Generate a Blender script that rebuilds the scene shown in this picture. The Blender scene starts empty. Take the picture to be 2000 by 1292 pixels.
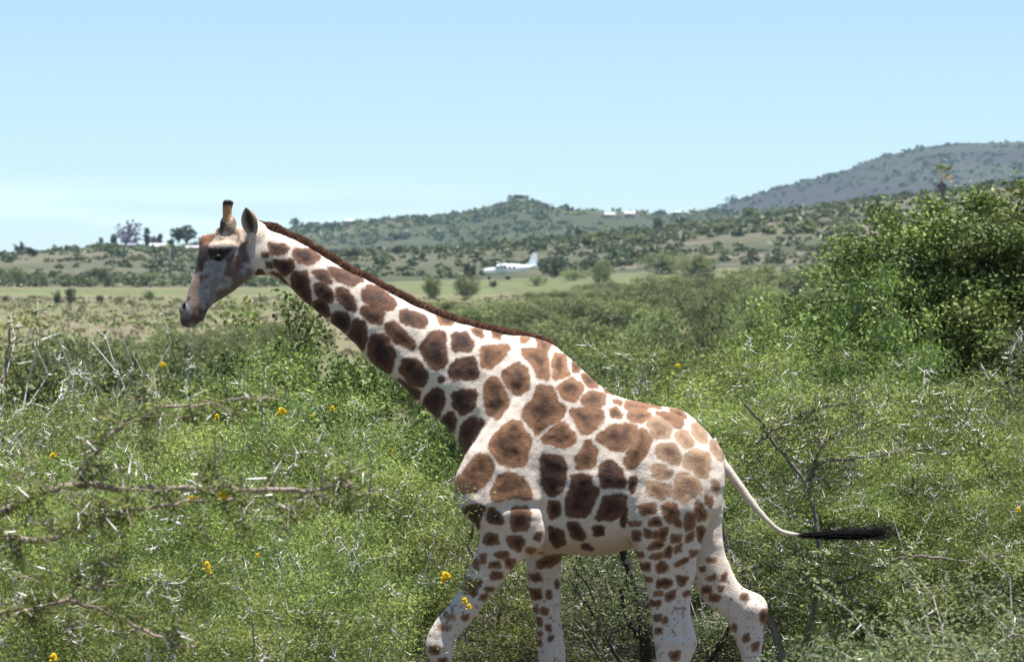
import bpy, math, random
import numpy as np
from mathutils import Vector

# ------------------------------------------------------------------ camera, sky, sun, exposure
scene = bpy.context.scene
COL = scene.collection
FPX = 7200.0            # focal length in photo pixels (2000 wide)
CAM_Z = 2.733           # eye height above the ground under the giraffe
HORIZON = 700.0         # photo row of the horizontal
GY = 24.0               # distance of the giraffe

cam_data = bpy.data.cameras.new('camera')
cam_data.sensor_width = 36.0
cam_data.lens = FPX / 2000.0 * 36.0
cam_data.shift_y = (HORIZON - 646.0) / 2000.0
cam_data.clip_start = 0.1
cam_data.clip_end = 30000.0
cam_data.dof.use_dof = True
cam_data.dof.focus_distance = 24.3
cam_data.dof.aperture_fstop = 7.5
cam = bpy.data.objects.new('camera', cam_data)
COL.objects.link(cam)
cam.location = (0, 0, CAM_Z)
cam.rotation_euler = (math.radians(90), 0, 0)
scene.camera = cam

SUN_DIR = Vector((0.12, -0.08, 1.0)).normalized()      # towards the sun
SUN_EL = math.asin(SUN_DIR.z)
SUN_AZ = math.atan2(SUN_DIR.x, SUN_DIR.y)
sun_data = bpy.data.lights.new('sun', 'SUN')
sun_data.energy = 5.0
sun_data.angle = math.radians(0.53)
sun_data.color = (1.0, 0.955, 0.89)
sun = bpy.data.objects.new('sun', sun_data)
COL.objects.link(sun)
sun.rotation_euler = SUN_DIR.to_track_quat('Z', 'Y').to_euler()
sun.location = (0, 0, 400)

world = bpy.data.worlds.new('World')
scene.world = world
world.use_nodes = True
wn, wl = world.node_tree.nodes, world.node_tree.links
wn.clear()
w_out = wn.new('ShaderNodeOutputWorld')
w_bg = wn.new('ShaderNodeBackground')
w_bg.inputs['Strength'].default_value = 0.074
w_sky = wn.new('ShaderNodeTexSky')
w_sky.sky_type = 'NISHITA'
w_sky.sun_disc = False
w_sky.sun_elevation = SUN_EL
w_sky.sun_rotation = SUN_AZ
w_sky.altitude = 300
w_sky.air_density = 0.8
w_sky.dust_density = 0.35
w_sky.ozone_density = 3.0
# thin streaks of cloud near the horizon
w_tc = wn.new('ShaderNodeTexCoord')
w_map = wn.new('ShaderNodeMapping')
w_map.inputs['Scale'].default_value = (7.0, 7.0, 95.0)
w_map.inputs['Location'].default_value = (0.35, 0.0, 0.4)
w_noi = wn.new('ShaderNodeTexNoise')
w_noi.inputs['Scale'].default_value = 1.0
w_noi.inputs['Detail'].default_value = 5.0
w_rmp = wn.new('ShaderNodeMapRange')
w_rmp.inputs['From Min'].default_value = 0.45
w_rmp.inputs['From Max'].default_value = 0.70
w_rmp.inputs['To Max'].default_value = 0.75
w_mix = wn.new('ShaderNodeMix')
w_mix.data_type = 'RGBA'
w_mix.inputs['B'].default_value = (8.5, 9.2, 9.6, 1)
wl.new(w_tc.outputs['Generated'], w_map.inputs['Vector'])
wl.new(w_map.outputs['Vector'], w_noi.inputs['Vector'])
wl.new(w_noi.outputs['Fac'], w_rmp.inputs['Value'])
w_sep = wn.new('ShaderNodeSeparateXYZ')
wl.new(w_tc.outputs['Generated'], w_sep.inputs['Vector'])
w_low = wn.new('ShaderNodeMapRange')
w_low.interpolation_type = 'SMOOTHSTEP'
w_low.inputs['From Min'].default_value = 0.055
w_low.inputs['From Max'].default_value = 0.030
wl.new(w_sep.outputs['Z'], w_low.inputs['Value'])
w_mul = wn.new('ShaderNodeMath')
w_mul.operation = 'MULTIPLY'
wl.new(w_rmp.outputs['Result'], w_mul.inputs[0])
wl.new(w_low.outputs['Result'], w_mul.inputs[1])
wl.new(w_mul.outputs['Value'], w_mix.inputs['Factor'])
wl.new(w_sky.outputs['Color'], w_mix.inputs['A'])
w_tint = wn.new('ShaderNodeMix')
w_tint.data_type = 'RGBA'
w_tint.blend_type = 'MULTIPLY'
w_tint.inputs['Factor'].default_value = 1.0
w_tint.inputs['B'].default_value = (1.02, 1.05, 1.0, 1)
wl.new(w_mix.outputs['Result'], w_tint.inputs['A'])
wl.new(w_tint.outputs['Result'], w_bg.inputs['Color'])
wl.new(w_bg.outputs['Background'], w_out.inputs['Surface'])

scene.view_settings.view_transform = 'Standard'
scene.view_settings.look = 'None'
scene.view_settings.gamma = 1.0
scene.view_settings.use_curve_mapping = False
scene.view_settings.exposure = 1.08
scene.render.engine = 'CYCLES'
scene.render.film_transparent = False
scene.render.filter_size = 1.5
cy = scene.cycles
cy.max_bounces = 6
cy.diffuse_bounces = 4
cy.glossy_bounces = 2
cy.transmission_bounces = 4
cy.transparent_max_bounces = 4
cy.volume_bounces = 1
cy.caustics_reflective = False
cy.caustics_refractive = False
cy.use_denoising = True
cy.denoising_prefilter = 'ACCURATE'


# ------------------------------------------------------------------ helpers
def px(u, v, Y):
    """a point at distance Y that the photo shows at pixel (u, v)"""
    return np.array([(u - 1000.0) / FPX * Y, Y, CAM_Z + (HORIZON - v) / FPX * Y])


def mesh_np(name, V, F, mat=None, smooth=True, attrs=None):
    """mesh from arrays; F is an (n, k) array or a list of such arrays"""
    me = bpy.data.meshes.new(name)
    V = np.asarray(V, dtype=np.float32)
    Fs = [np.asarray(f, dtype=np.int32) for f in (F if isinstance(F, list) else [F]) if len(f)]
    me.vertices.add(len(V))
    me.vertices.foreach_set('co', V.ravel())
    nl = sum(f.size for f in Fs)
    npoly = sum(len(f) for f in Fs)
    me.loops.add(nl)
    me.polygons.add(npoly)
    me.loops.foreach_set('vertex_index', np.concatenate([f.ravel() for f in Fs]))
    starts, o = [], 0
    for f in Fs:
        starts.append(o + np.arange(len(f)) * f.shape[1])
        o += f.size
    me.polygons.foreach_set('loop_start', np.concatenate(starts).astype(np.int32))
    me.update(calc_edges=True)
    me.validate()
    if smooth:
        me.polygons.foreach_set('use_smooth', np.ones(len(me.polygons), dtype=bool))
    for k, a in (attrs or {}).items():
        a = np.asarray(a, dtype=np.float32)
        if a.ndim == 1:
            at = me.attributes.new(k, 'FLOAT', 'POINT')
            at.data.foreach_set('value', a)
        else:
            at = me.attributes.new(k, 'FLOAT_COLOR', 'POINT')
            if a.shape[1] == 3:
                a = np.hstack([a, np.ones((len(a), 1), np.float32)])
            at.data.foreach_set('color', a.ravel())
    if mat:
        me.materials.append(mat)
    return me


def add(name, me, parent=None, kind=None, label=None):
    o = bpy.data.objects.new(name, me)
    COL.objects.link(o)
    if parent:
        o.parent = parent
    if kind:
        o['kind'] = kind
    if label:
        o['label'] = label
    return o


def thing(name, label, cat, loc=(0, 0, 0), rz=0.0, scale=(1, 1, 1), group=None):
    o = bpy.data.objects.new(name, None)
    o.empty_display_size = 0.2
    COL.objects.link(o)
    o.location = loc
    o.rotation_euler = (0, 0, rz)
    o.scale = scale
    o['label'] = label
    o['category'] = cat
    if group:
        o['group'] = group
    return o


class MB:
    """collects simple shapes into one mesh"""
    def __init__(self):
        self.v, self.f = [], []

    def add(self, V, F):
        o = len(self.v)
        self.v += [tuple(map(float, p)) for p in V]
        self.f += [tuple(i + o for i in f) for f in F]

    def box(self, c, s):
        x, y, z = c
        a, b, d = s[0] / 2, s[1] / 2, s[2] / 2
        V = [(x + i * a, y + j * b, z + k * d) for k in (-1, 1) for j in (-1, 1) for i in (-1, 1)]
        self.add(V, [(0, 2, 3, 1), (4, 5, 7, 6), (0, 1, 5, 4), (2, 6, 7, 3), (0, 4, 6, 2), (1, 3, 7, 5)])

    def tube(self, pts, rad, n=8, cap=True):
        pts = [np.array(p, float) for p in pts]
        V, F = [], []
        for i, p in enumerate(pts):
            t = pts[min(i + 1, len(pts) - 1)] - pts[max(i - 1, 0)]
            t /= np.linalg.norm(t) + 1e-9
            a = np.cross(t, (0, 0, 1) if abs(t[2]) < 0.9 else (1, 0, 0))
            a /= np.linalg.norm(a)
            b = np.cross(t, a)
            r = rad[i] if hasattr(rad, '__len__') else rad
            V += [p + r * (a * math.cos(q) + b * math.sin(q)) for q in np.arange(n) / n * 2 * math.pi]
        for i in range(len(pts) - 1):
            for k in range(n):
                k2 = (k + 1) % n
                F.append((i * n + k, i * n + k2, (i + 1) * n + k2, (i + 1) * n + k))
        if cap:
            F.append(tuple(range(n))[::-1])
            F.append(tuple((len(pts) - 1) * n + k for k in range(n)))
        self.add(V, F)

    def rings(self, rings, cap=True):
        """loft through a list of rings with equal point counts"""
        n = len(rings[0])
        V = [p for r in rings for p in r]
        F = []
        for i in range(len(rings) - 1):
            for k in range(n):
                k2 = (k + 1) % n
                F.append((i * n + k, i * n + k2, (i + 1) * n + k2, (i + 1) * n + k))
        if cap:
            F.append(tuple(range(n))[::-1])
            F.append(tuple((len(rings) - 1) * n + k for k in range(n)))
        self.add(V, F)

    def mesh(self, name, mat=None, smooth=False):
        me = bpy.data.meshes.new(name)
        me.from_pydata(self.v, [], self.f)
        me.update()
        if smooth:
            me.polygons.foreach_set('use_smooth', np.ones(len(me.polygons), dtype=bool))
        if mat:
            me.materials.append(mat)
        return me


def new_mat(name):
    m = bpy.data.materials.new(name)
    m.use_nodes = True
    nt = m.node_tree
    nt.nodes.clear()
    out = nt.nodes.new('ShaderNodeOutputMaterial')
    return m, nt, out


def node(nt, typ, **kw):
    n = nt.nodes.new(typ)
    for k, v in kw.items():
        if k in n.inputs:
            n.inputs[k].default_value = v
        else:
            setattr(n, k, v)
    return n


def plain(name, col, rough=0.6, noise=0.25, scale=6.0, spec=0.3, bump=0.0, metallic=0.0):
    m, nt, out = new_mat(name)
    b = node(nt, 'ShaderNodeBsdfPrincipled', Roughness=rough, Metallic=metallic)
    b.inputs['Specular IOR Level'].default_value = spec
    tc = node(nt, 'ShaderNodeTexCoord')
    nz = node(nt, 'ShaderNodeTexNoise', Scale=scale, Detail=4.0)
    nt.links.new(tc.outputs['Object'], nz.inputs['Vector'])
    mr = node(nt, 'ShaderNodeMapRange')
    mr.inputs['To Min'].default_value = 1 - noise
    mr.inputs['To Max'].default_value = 1 + noise
    nt.links.new(nz.outputs['Fac'], mr.inputs['Value'])
    mx = node(nt, 'ShaderNodeMix', data_type='RGBA', blend_type='MULTIPLY')
    mx.inputs['Factor'].default_value = 1.0
    mx.inputs['A'].default_value = (*col, 1)
    nt.links.new(mr.outputs['Result'], mx.inputs['B'])
    nt.links.new(mx.outputs['Result'], b.inputs['Base Color'])
    if bump:
        bp = node(nt, 'ShaderNodeBump', Strength=bump, Distance=0.02)
        nt.links.new(nz.outputs['Fac'], bp.inputs['Height'])
        nt.links.new(bp.outputs['Normal'], b.inputs['Normal'])
    nt.links.new(b.outputs['BSDF'], out.inputs['Surface'])
    return m


def leaf_mat(name, dark, mid, light, trans=0.35, rough=0.5, spec=0.25, vary=0.25):
    """leaves: colour by the leaf's own tone, with small differences from plant to plant"""
    m, nt, out = new_mat(name)
    at = node(nt, 'ShaderNodeAttribute', attribute_name='tone')
    rp = node(nt, 'ShaderNodeValToRGB')
    e = rp.color_ramp.elements
    e[0].color = (*dark, 1)
    e[1].color = (*light, 1)
    k = e.new(0.5)
    k.color = (*mid, 1)
    nt.links.new(at.outputs['Fac'], rp.inputs['Fac'])
    oi = node(nt, 'ShaderNodeObjectInfo')
    hs = node(nt, 'ShaderNodeHueSaturation')
    mh = node(nt, 'ShaderNodeMapRange')
    mh.inputs['To Min'].default_value = 0.488
    mh.inputs['To Max'].default_value = 0.512
    nt.links.new(oi.outputs['Random'], mh.inputs['Value'])
    mv = node(nt, 'ShaderNodeMapRange')
    mv.inputs['To Min'].default_value = 1 - vary
    mv.inputs['To Max'].default_value = 1 + vary * 0.6
    nt.links.new(oi.outputs['Random'], mv.inputs['Value'])
    nt.links.new(mh.outputs['Result'], hs.inputs['Hue'])
    nt.links.new(mv.outputs['Result'], hs.inputs['Value'])
    nt.links.new(rp.outputs['Color'], hs.inputs['Color'])
    b = node(nt, 'ShaderNodeBsdfPrincipled', Roughness=rough)
    b.inputs['Specular IOR Level'].default_value = spec
    t = node(nt, 'ShaderNodeBsdfTranslucent')
    nt.links.new(hs.outputs['Color'], b.inputs['Base Color'])
    nt.links.new(hs.outputs['Color'], t.inputs['Color'])
    ms = node(nt, 'ShaderNodeMixShader')
    ms.inputs['Fac'].default_value = trans
    nt.links.new(b.outputs['BSDF'], ms.inputs[1])
    nt.links.new(t.outputs['BSDF'], ms.inputs[2])
    nt.links.new(ms.outputs['Shader'], out.inputs['Surface'])
    return m


M = {}
M['acacia'] = leaf_mat('acacia_leaf', (0.056, 0.082, 0.032), (0.205, 0.268, 0.080), (0.440, 0.500, 0.135), trans=0.33, rough=0.7, spec=0.08, vary=0.32)
M['acacia_grey'] = leaf_mat('acacia_grey_leaf', (0.056, 0.074, 0.040), (0.165, 0.205, 0.098), (0.330, 0.375, 0.170), trans=0.32, rough=0.7, spec=0.08, vary=0.3)
M['soft'] = leaf_mat('soft_shrub_leaf', (0.115, 0.145, 0.068), (0.215, 0.260, 0.120), (0.340, 0.385, 0.185), trans=0.38, rough=0.7, spec=0.08)
M['leafy'] = leaf_mat('broad_leaf', (0.050, 0.082, 0.022), (0.150, 0.220, 0.050), (0.330, 0.420, 0.100), trans=0.3, rough=0.5, spec=0.3)
M['tree'] = leaf_mat('tree_leaf', (0.036, 0.056, 0.018), (0.118, 0.165, 0.042), (0.300, 0.365, 0.090), trans=0.22, rough=0.5, spec=0.3)
M['scrub'] = leaf_mat('scrub_leaf', (0.085, 0.110, 0.045), (0.180, 0.215, 0.085), (0.310, 0.350, 0.140), trans=0.38, vary=0.35)
M['scrub_dark'] = leaf_mat('dark_scrub_leaf', (0.034, 0.050, 0.024), (0.062, 0.084, 0.038), (0.105, 0.134, 0.058), trans=0.25, vary=0.35)
M['lilac'] = leaf_mat('lilac_blossom', (0.17, 0.16, 0.22), (0.28, 0.26, 0.35), (0.40, 0.38, 0.46), trans=0.3)
M['scrub_hill'] = leaf_mat('hill_scrub_leaf', (0.050, 0.066, 0.034), (0.098, 0.120, 0.056), (0.165, 0.190, 0.085), trans=0.28)
M['bark'] = plain('grey_bark', (0.27, 0.245, 0.23), 0.85, 0.45, 22.0, 0.15, 0.4)
M['bark_brown'] = plain('brown_bark', (0.29, 0.225, 0.20), 0.8, 0.4, 26.0, 0.2, 0.4)
M['bark_mid'] = plain('shaded_bark', (0.17, 0.15, 0.14), 0.85, 0.55, 14.0, 0.15, 0.4)
M['bark_dark'] = plain('dark_bark', (0.030, 0.026, 0.024), 0.9, 0.4, 20.0, 0.1, 0.4)
M['dead_wood'] = plain('bleached_twig', (0.52, 0.49, 0.46), 0.75, 0.25, 30.0, 0.2)
M['thorn'] = plain('white_thorn', (0.74, 0.72, 0.69), 0.45, 0.1, 20.0, 0.5)
M['flower'] = plain('yellow_blossom', (0.85, 0.62, 0.03), 0.7, 0.2, 60.0, 0.2)
M['white_paint'] = plain('white_aircraft_paint', (0.80, 0.84, 0.90), 0.5, 0.03, 1.0, 0.5)
M['glass'] = plain('dark_window_glass', (0.03, 0.04, 0.05), 0.08, 0.0, 1.0, 0.6)
M['rubber'] = plain('tyre_rubber', (0.02, 0.02, 0.02), 0.8, 0.1, 5.0)
M['grey_metal'] = plain('grey_metal', (0.35, 0.36, 0.38), 0.4, 0.1, 3.0, 0.5, 0.0, 0.6)
M['white_roof'] = plain('white_sheet_roof', (0.40, 0.40, 0.40), 0.5, 0.08, 0.6)
M['house_wall'] = plain('blue_grey_wall', (0.20, 0.23, 0.28), 0.8, 0.1, 1.0)
M['pale_wall'] = plain('pale_plaster', (0.42, 0.39, 0.36), 0.8, 0.1, 1.0)
M['wood_pole'] = plain('weathered_pole', (0.20, 0.17, 0.15), 0.85, 0.2, 3.0)
M['palm_green'] = leaf_mat('palm_leaf', (0.10, 0.14, 0.03), (0.17, 0.21, 0.05), (0.28, 0.31, 0.09), trans=0.25)
M['palm_dry'] = plain('dry_palm_leaf', (0.50, 0.38, 0.19), 0.8, 0.25, 3.0)


# ---- value noise
def vnoise(x, y, seed=0):
    xi, yi = np.floor(x).astype(np.int64), np.floor(y).astype(np.int64)
    xf, yf = x - xi, y - yi
    xf, yf = xf * xf * (3 - 2 * xf), yf * yf * (3 - 2 * yf)

    def h(a, b):
        n = (a * 374761393 + b * 668265263 + seed * 1442695041) & 0xFFFFFFFF
        n = ((n ^ (n >> 13)) * 1274126177) & 0xFFFFFFFF
        return ((n ^ (n >> 16)) & 0xFFFF) / 65535.0
    a, b, c, d = h(xi, yi), h(xi + 1, yi), h(xi, yi + 1), h(xi + 1, yi + 1)
    return (a + (b - a) * xf) * (1 - yf) + (c + (d - c) * xf) * yf


def fbm(x, y, seed=0, octv=4):
    s, a, t = 0.0, 1.0, 0.0
    for i in range(octv):
        s = s + a * (vnoise(x * 2 ** i, y * 2 ** i, seed + i) - 0.5)
        t += a
        a *= 0.5
    return s / t * 2


# ------------------------------------------------------------------ terrain
CREST_A = np.array([(-3000, 520), (-400, 506), (0, 498), (90, 494), (150, 487), (200, 481), (300, 488), (400, 488), (520, 492), (600, 497),
                    (700, 494), (850, 490), (1000, 478), (1150, 462), (1300, 449), (1450, 428), (1600, 403), (1700, 390), (1850, 374),
                    (2000, 360), (2500, 330), (4500, 300)], float)
CREST_C = np.array([(-3000, 540), (200, 515), (420, 472), (560, 448), (620, 441), (700, 438), (800, 430), (870, 423), (960, 408), (992, 396),
                    (1010, 391), (1035, 393), (1060, 403), (1150, 410), (1280, 413), (1400, 410), (1600, 405), (2000, 400), (4500, 390)], float)
CREST_D = np.array([(-3000, 560), (1000, 470), (1250, 432), (1380, 408), (1440, 388), (1500, 368), (1560, 352), (1640, 334), (1720, 306),
                    (1800, 289), (1870, 281), (2000, 277), (2400, 268), (4500, 330)], float)


def smooth01(t):
    t = np.clip(t, 0, 1)
    return t * t * (3 - 2 * t)


def terrain_z(X, Y):
    X = np.asarray(X, float)
    Y = np.asarray(Y, float)
    u = 1000 + FPX * X / np.maximum(Y, 40)
    near = np.interp(Y, [-200, 30, 60, 100, 150, 200, 300, 400, 500, 560, 700, 770],
                     [0, 0, 0.1, 0.5, 1.2, 2.3, 4.9, 7.6, 10.4, 11.9, 17.1, 19.3])
    near = near + 25.0 / FPX * Y * smooth01((u - 900) / 600) * smooth01((Y - 200) / 400)
    zA = CAM_Z + (HORIZON - np.interp(u, CREST_A[:, 0], CREST_A[:, 1])) / FPX * 1300
    zC = CAM_Z + (HORIZON - np.interp(u, CREST_C[:, 0], CREST_C[:, 1])) / FPX * 2600
    zD = CAM_Z + (HORIZON - np.interp(u, CREST_D[:, 0], CREST_D[:, 1])) / FPX * 4200
    z = np.where(Y <= 770, near, 0)
    t = np.clip((Y - 770) / 530, 0, 1)
    z = np.where((Y > 770) & (Y <= 1300), near + (zA - near) * (0.6 * t + 0.4 * np.sin(t * math.pi / 2)), z)
    dip = np.minimum(zA, zC) - 14
    t = smooth01((Y - 1300) / 500)
    z = np.where((Y > 1300) & (Y <= 1800), zA + (dip - zA) * t, z)
    t = np.clip((Y - 1800) / 800, 0, 1)
    z = np.where((Y > 1800) & (Y <= 2600), dip + (zC - dip) * (0.5 * t + 0.5 * np.sin(t * math.pi / 2)), z)
    dip2 = np.minimum(zC, zD) - 40
    t = smooth01((Y - 2600) / 500)
    z = np.where((Y > 2600) & (Y <= 3100), zC + (dip2 - zC) * t, z)
    t = np.clip((Y - 3100) / 1100, 0, 1)
    z = np.where((Y > 3100) & (Y <= 4200), dip2 + (zD - dip2) * (0.5 * t + 0.5 * np.sin(t * math.pi / 2)), z)
    t = smooth01((Y - 4200) / 1500)
    z = np.where(Y > 4200, zD + (20 - zD) * t, z)
    amp = np.interp(Y, [0, 40, 300, 770, 800, 1300, 2600, 4200, 7000], [0.02, 0.06, 0.25, 0.15, 0.6, 2.2, 5.0, 9.0, 4.0])
    sc = np.interp(Y, [0, 100, 800, 2600, 5000], [6, 18, 70, 160, 300])
    z = z + amp * fbm(X / sc, Y / (sc * 1.0), 3, 4)
    return z


def ground_at(u, Y):
    X = (u - 1000) / FPX * Y
    return np.array([X, Y, float(terrain_z(X, Y))])


rows = np.concatenate([np.linspace(-60, 60, 40), np.geomspace(62, 540, 120), np.linspace(543, 790, 95), np.geomspace(794, 1320, 80),
                       np.geomspace(1330, 6200, 150)])
sgrid = np.linspace(-1, 1, 361)
sgrid = np.sign(sgrid) * np.abs(sgrid) ** 1.25
RR, SS = np.meshgrid(rows, sgrid, indexing='ij')
XX = SS * (70 + 0.40 * np.maximum(RR, 0))
ZZ = terrain_z(XX, RR)
UU = 1000 + FPX * XX / np.maximum(RR, 40)
# land cover: base colours of grass, mown strip, scrub soil
n1 = fbm(XX / 22, RR / 22, 11)
n2 = fbm(XX / 60, RR / 90, 21)
dry = np.array([0.170, 0.152, 0.100])
olive = np.array([0.115, 0.120, 0.060])
mown = np.array([0.100, 0.120, 0.056])
soil = np.array([0.142, 0.122, 0.092])
hill = np.array([0.058, 0.068, 0.042])
hillgrass = np.array([0.118, 0.112, 0.078])
mount = np.array([0.044, 0.043, 0.044])


def mixc(a, b, t):
    return a + (b - a) * np.clip(t, 0, 1)[..., None]


C = np.broadcast_to(olive, XX.shape + (3,)).copy()
C = mixc(C, dry, smooth01((RR - 190) / 90) * (0.85 + 0.6 * n1))
C = mixc(C, olive, smooth01((n2 - 0.05) / 0.25) * (RR < 560) * 0.7)
n3 = fbm(XX / 4.5, RR / 14, 55, 4)
C = mixc(C, olive, smooth01((n3 - 0.02) / 0.3) * 0.75)
C = C * (1 + 0.35 * n3[..., None])
C = mixc(C, np.array([0.085, 0.072, 0.048]), smooth01((60 - RR) / 15))  # near ground painted darker for shaded grass and less bounced light
edge1 = 582 + 10 * n2 + 6 * n1
edge2 = 642 + 12 * n2 + 98 * smooth01((UU - 600) / 300)
strip = smooth01((RR - edge1) / 14) * smooth01((edge2 - RR) / 10)
C = mixc(C, mown * (1 + 0.3 * n3[..., None] + 0.25 * n1[..., None]), strip * (0.8 + 0.5 * n1 + 0.5 * n3))
up = smooth01((RR - edge2) / 14) * (RR > 600)
hcol = mixc(np.broadcast_to(hillgrass, C.shape), hill, 0.5 + 1.1 * n2)
hcol = mixc(hcol, soil, smooth01((n1 - 0.1) / 0.3) * smooth01((UU - 900) / 400))
C = mixc(C, hcol, up)
far = smooth01((RR - 1350) / 120)
fn = fbm(XX / 120, RR / 160, 31)
C = mixc(C, mixc(np.broadcast_to(hill * 0.9, C.shape), hillgrass, 0.35 + 1.2 * fn), far)
md = smooth01((RR - 2900) / 150)
C = mixc(C, mixc(np.broadcast_to(mount, C.shape), hill, 0.35 + 1.4 * fbm(XX / 200, RR / 260, 41)), md)
nr, nc = XX.shape
idx = np.arange(nr * nc).reshape(nr, nc)
F = np.stack([idx[:-1, :-1], idx[:-1, 1:], idx[1:, 1:], idx[1:, :-1]], -1).reshape(-1, 4)
gm, nt, out = new_mat('ground_cover')
at = node(nt, 'ShaderNodeAttribute', attribute_name='cover')
geo = node(nt, 'ShaderNodeNewGeometry')
nza = node(nt, 'ShaderNodeTexNoise', Scale=0.5, Detail=8.0, Roughness=0.7)
nzb = node(nt, 'ShaderNodeTexNoise', Scale=7.0, Detail=6.0)
nt.links.new(geo.outputs['Position'], nza.inputs['Vector'])
nt.links.new(geo.outputs['Position'], nzb.inputs['Vector'])
ma = node(nt, 'ShaderNodeMath', operation='ADD')
nt.links.new(nza.outputs['Fac'], ma.inputs[0])
nt.links.new(nzb.outputs['Fac'], ma.inputs[1])
mr = node(nt, 'ShaderNodeMapRange')
mr.inputs['From Min'].default_value = 0.6
mr.inputs['From Max'].default_value = 1.4
mr.inputs['To Min'].default_value = 0.35
mr.inputs['To Max'].default_value = 1.65
nt.links.new(ma.outputs['Value'], mr.inputs['Value'])
mx = node(nt, 'ShaderNodeMix', data_type='RGBA', blend_type='MULTIPLY')
mx.inputs['Factor'].default_value = 1.0
nt.links.new(at.outputs['Color'], mx.inputs['A'])
nt.links.new(mr.outputs['Result'], mx.inputs['B'])
b = node(nt, 'ShaderNodeBsdfPrincipled', Roughness=0.95)
b.inputs['Specular IOR Level'].default_value = 0.05
nt.links.new(mx.outputs['Result'], b.inputs['Base Color'])
bp = node(nt, 'ShaderNodeBump', Strength=0.6, Distance=0.3)
nt.links.new(nza.outputs['Fac'], bp.inputs['Height'])
nt.links.new(bp.outputs['Normal'], b.inputs['Normal'])
nt.links.new(b.outputs['BSDF'], out.inputs['Surface'])
terrain = add('terrain', mesh_np('terrain', np.stack([XX, RR, ZZ], -1).reshape(-1, 3), F, gm, True, {'cover': C.reshape(-1, 3)}), kind='structure')


# ------------------------------------------------------------------ plants: growing and leafing
def unit(v):
    return v / (np.linalg.norm(v, axis=-1, keepdims=True) + 1e-9)


def leaf_arrays(rng, P, L, ratio, up=0.35, tone=None, fold=0.0):
    """one rhombic leaf at each point"""
    n = len(P)
    d = unit(rng.normal(size=(n, 3)) * (1, 1, 0.6))
    nrm = unit(rng.normal(size=(n, 3)) + np.array([0, 0, up * 2]))
    s = unit(np.cross(d, nrm))
    L = (L * rng.uniform(0.65, 1.3, n))[:, None]
    w = L * ratio * 0.5
    V = np.stack([P - d * L * 0.5, P + s * w + d * L * 0.04, P + d * L * 0.5, P - s * w + d * L * 0.04], 1).reshape(-1, 3)
    Fq = np.arange(n * 4).reshape(n, 4)
    t = np.repeat(tone if tone is not None else rng.uniform(0, 1, n), 4)
    return V, Fq, t


def tube_arrays(P0, P1, R0, R1, k=5):
    n = len(P0)
    t = unit(P1 - P0)
    a = unit(np.cross(t, np.where(np.abs(t[:, 2:3]) < 0.9, np.array([[0, 0, 1.0]]), np.array([[1.0, 0, 0]]))))
    b = np.cross(t, a)
    q = np.arange(k) / k * 2 * math.pi
    ring = a[:, None, :] * np.cos(q)[None, :, None] + b[:, None, :] * np.sin(q)[None, :, None]
    V0 = P0[:, None, :] + ring * R0[:, None, None]
    V1 = P1[:, None, :] + ring * R1[:, None, None]
    V = np.concatenate([V0, V1], 1).reshape(-1, 3)
    base = (np.arange(n) * 2 * k)[:, None]
    i = np.arange(k)[None, :]
    j = (np.arange(k)[None, :] + 1) % k
    Fq = np.stack([base + i, base + j, base + k + j, base + k + i], -1).reshape(-1, 4)
    return V, Fq


def grow(rng, pts, base, step=0.25, wob=0.06, stems=5, tip_r=0.003, power=0.45, low=0.35):
    """branches that reach every point of pts; returns nodes, parents, radii, tips"""
    nodes = [np.array(base, float)]
    par = [-1]
    plen = [0.0]
    h = pts[:, 2].max()
    spread = np.abs(pts[:, :2]).max()
    for s in range(stems):
        a = s / stems * 2 * math.pi + rng.uniform(-0.4, 0.4)
        p = 0
        pos = np.array(base, float)
        for k in range(4):
            pos = pos + np.array([math.cos(a) * spread * 0.09, math.sin(a) * spread * 0.09, h * low / 4]) * rng.uniform(0.7, 1.3) + rng.normal(size=3) * wob * 0.5
            nodes.append(pos)
            par.append(p)
            plen.append(plen[p] + np.linalg.norm(pos - nodes[p]))
            p = len(nodes) - 1
    d0 = np.linalg.norm(pts - np.array(base), axis=1)
    order = np.argsort(d0 + rng.normal(size=len(pts)) * 0.15)
    NA = np.zeros((len(pts) * 14 + 200, 3))
    PL = np.zeros(len(NA))
    n = len(nodes)
    NA[:n] = nodes
    PL[:n] = plen
    par = par + [0] * (len(NA) - n)
    tips = []
    for i in order:
        p = pts[i]
        d = np.linalg.norm(NA[:n] - p, axis=1)
        c = d + 0.22 * PL[:n] + (NA[:n, 2] > p[2] + 0.1) * 0.5
        c[0] += 0.8
        q = int(np.argmin(c))
        m = max(1, min(10, int(round(d[q] / step))))
        a = NA[q].copy()
        prev = q
        for k in range(1, m + 1):
            t = k / m
            pos = a + (p - a) * t
            if k < m:
                pos = pos + rng.normal(size=3) * wob + np.array([0, 0, 0.10 * d[q] * math.sin(t * math.pi)])
            if n >= len(NA):
                break
            NA[n] = pos
            par[n] = prev
            PL[n] = PL[prev] + np.linalg.norm(pos - NA[prev])
            prev = n
            n += 1
        tips.append(prev)
    NA = NA[:n]
    par = np.array(par[:n])
    cnt = np.zeros(n)
    for t in tips:
        cnt[t] += 1
    for i in range(n - 1, 0, -1):
        cnt[par[i]] += cnt[i]
    rad = tip_r * np.maximum(cnt, 1) ** power
    return NA, par, rad, np.array(tips)


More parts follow.
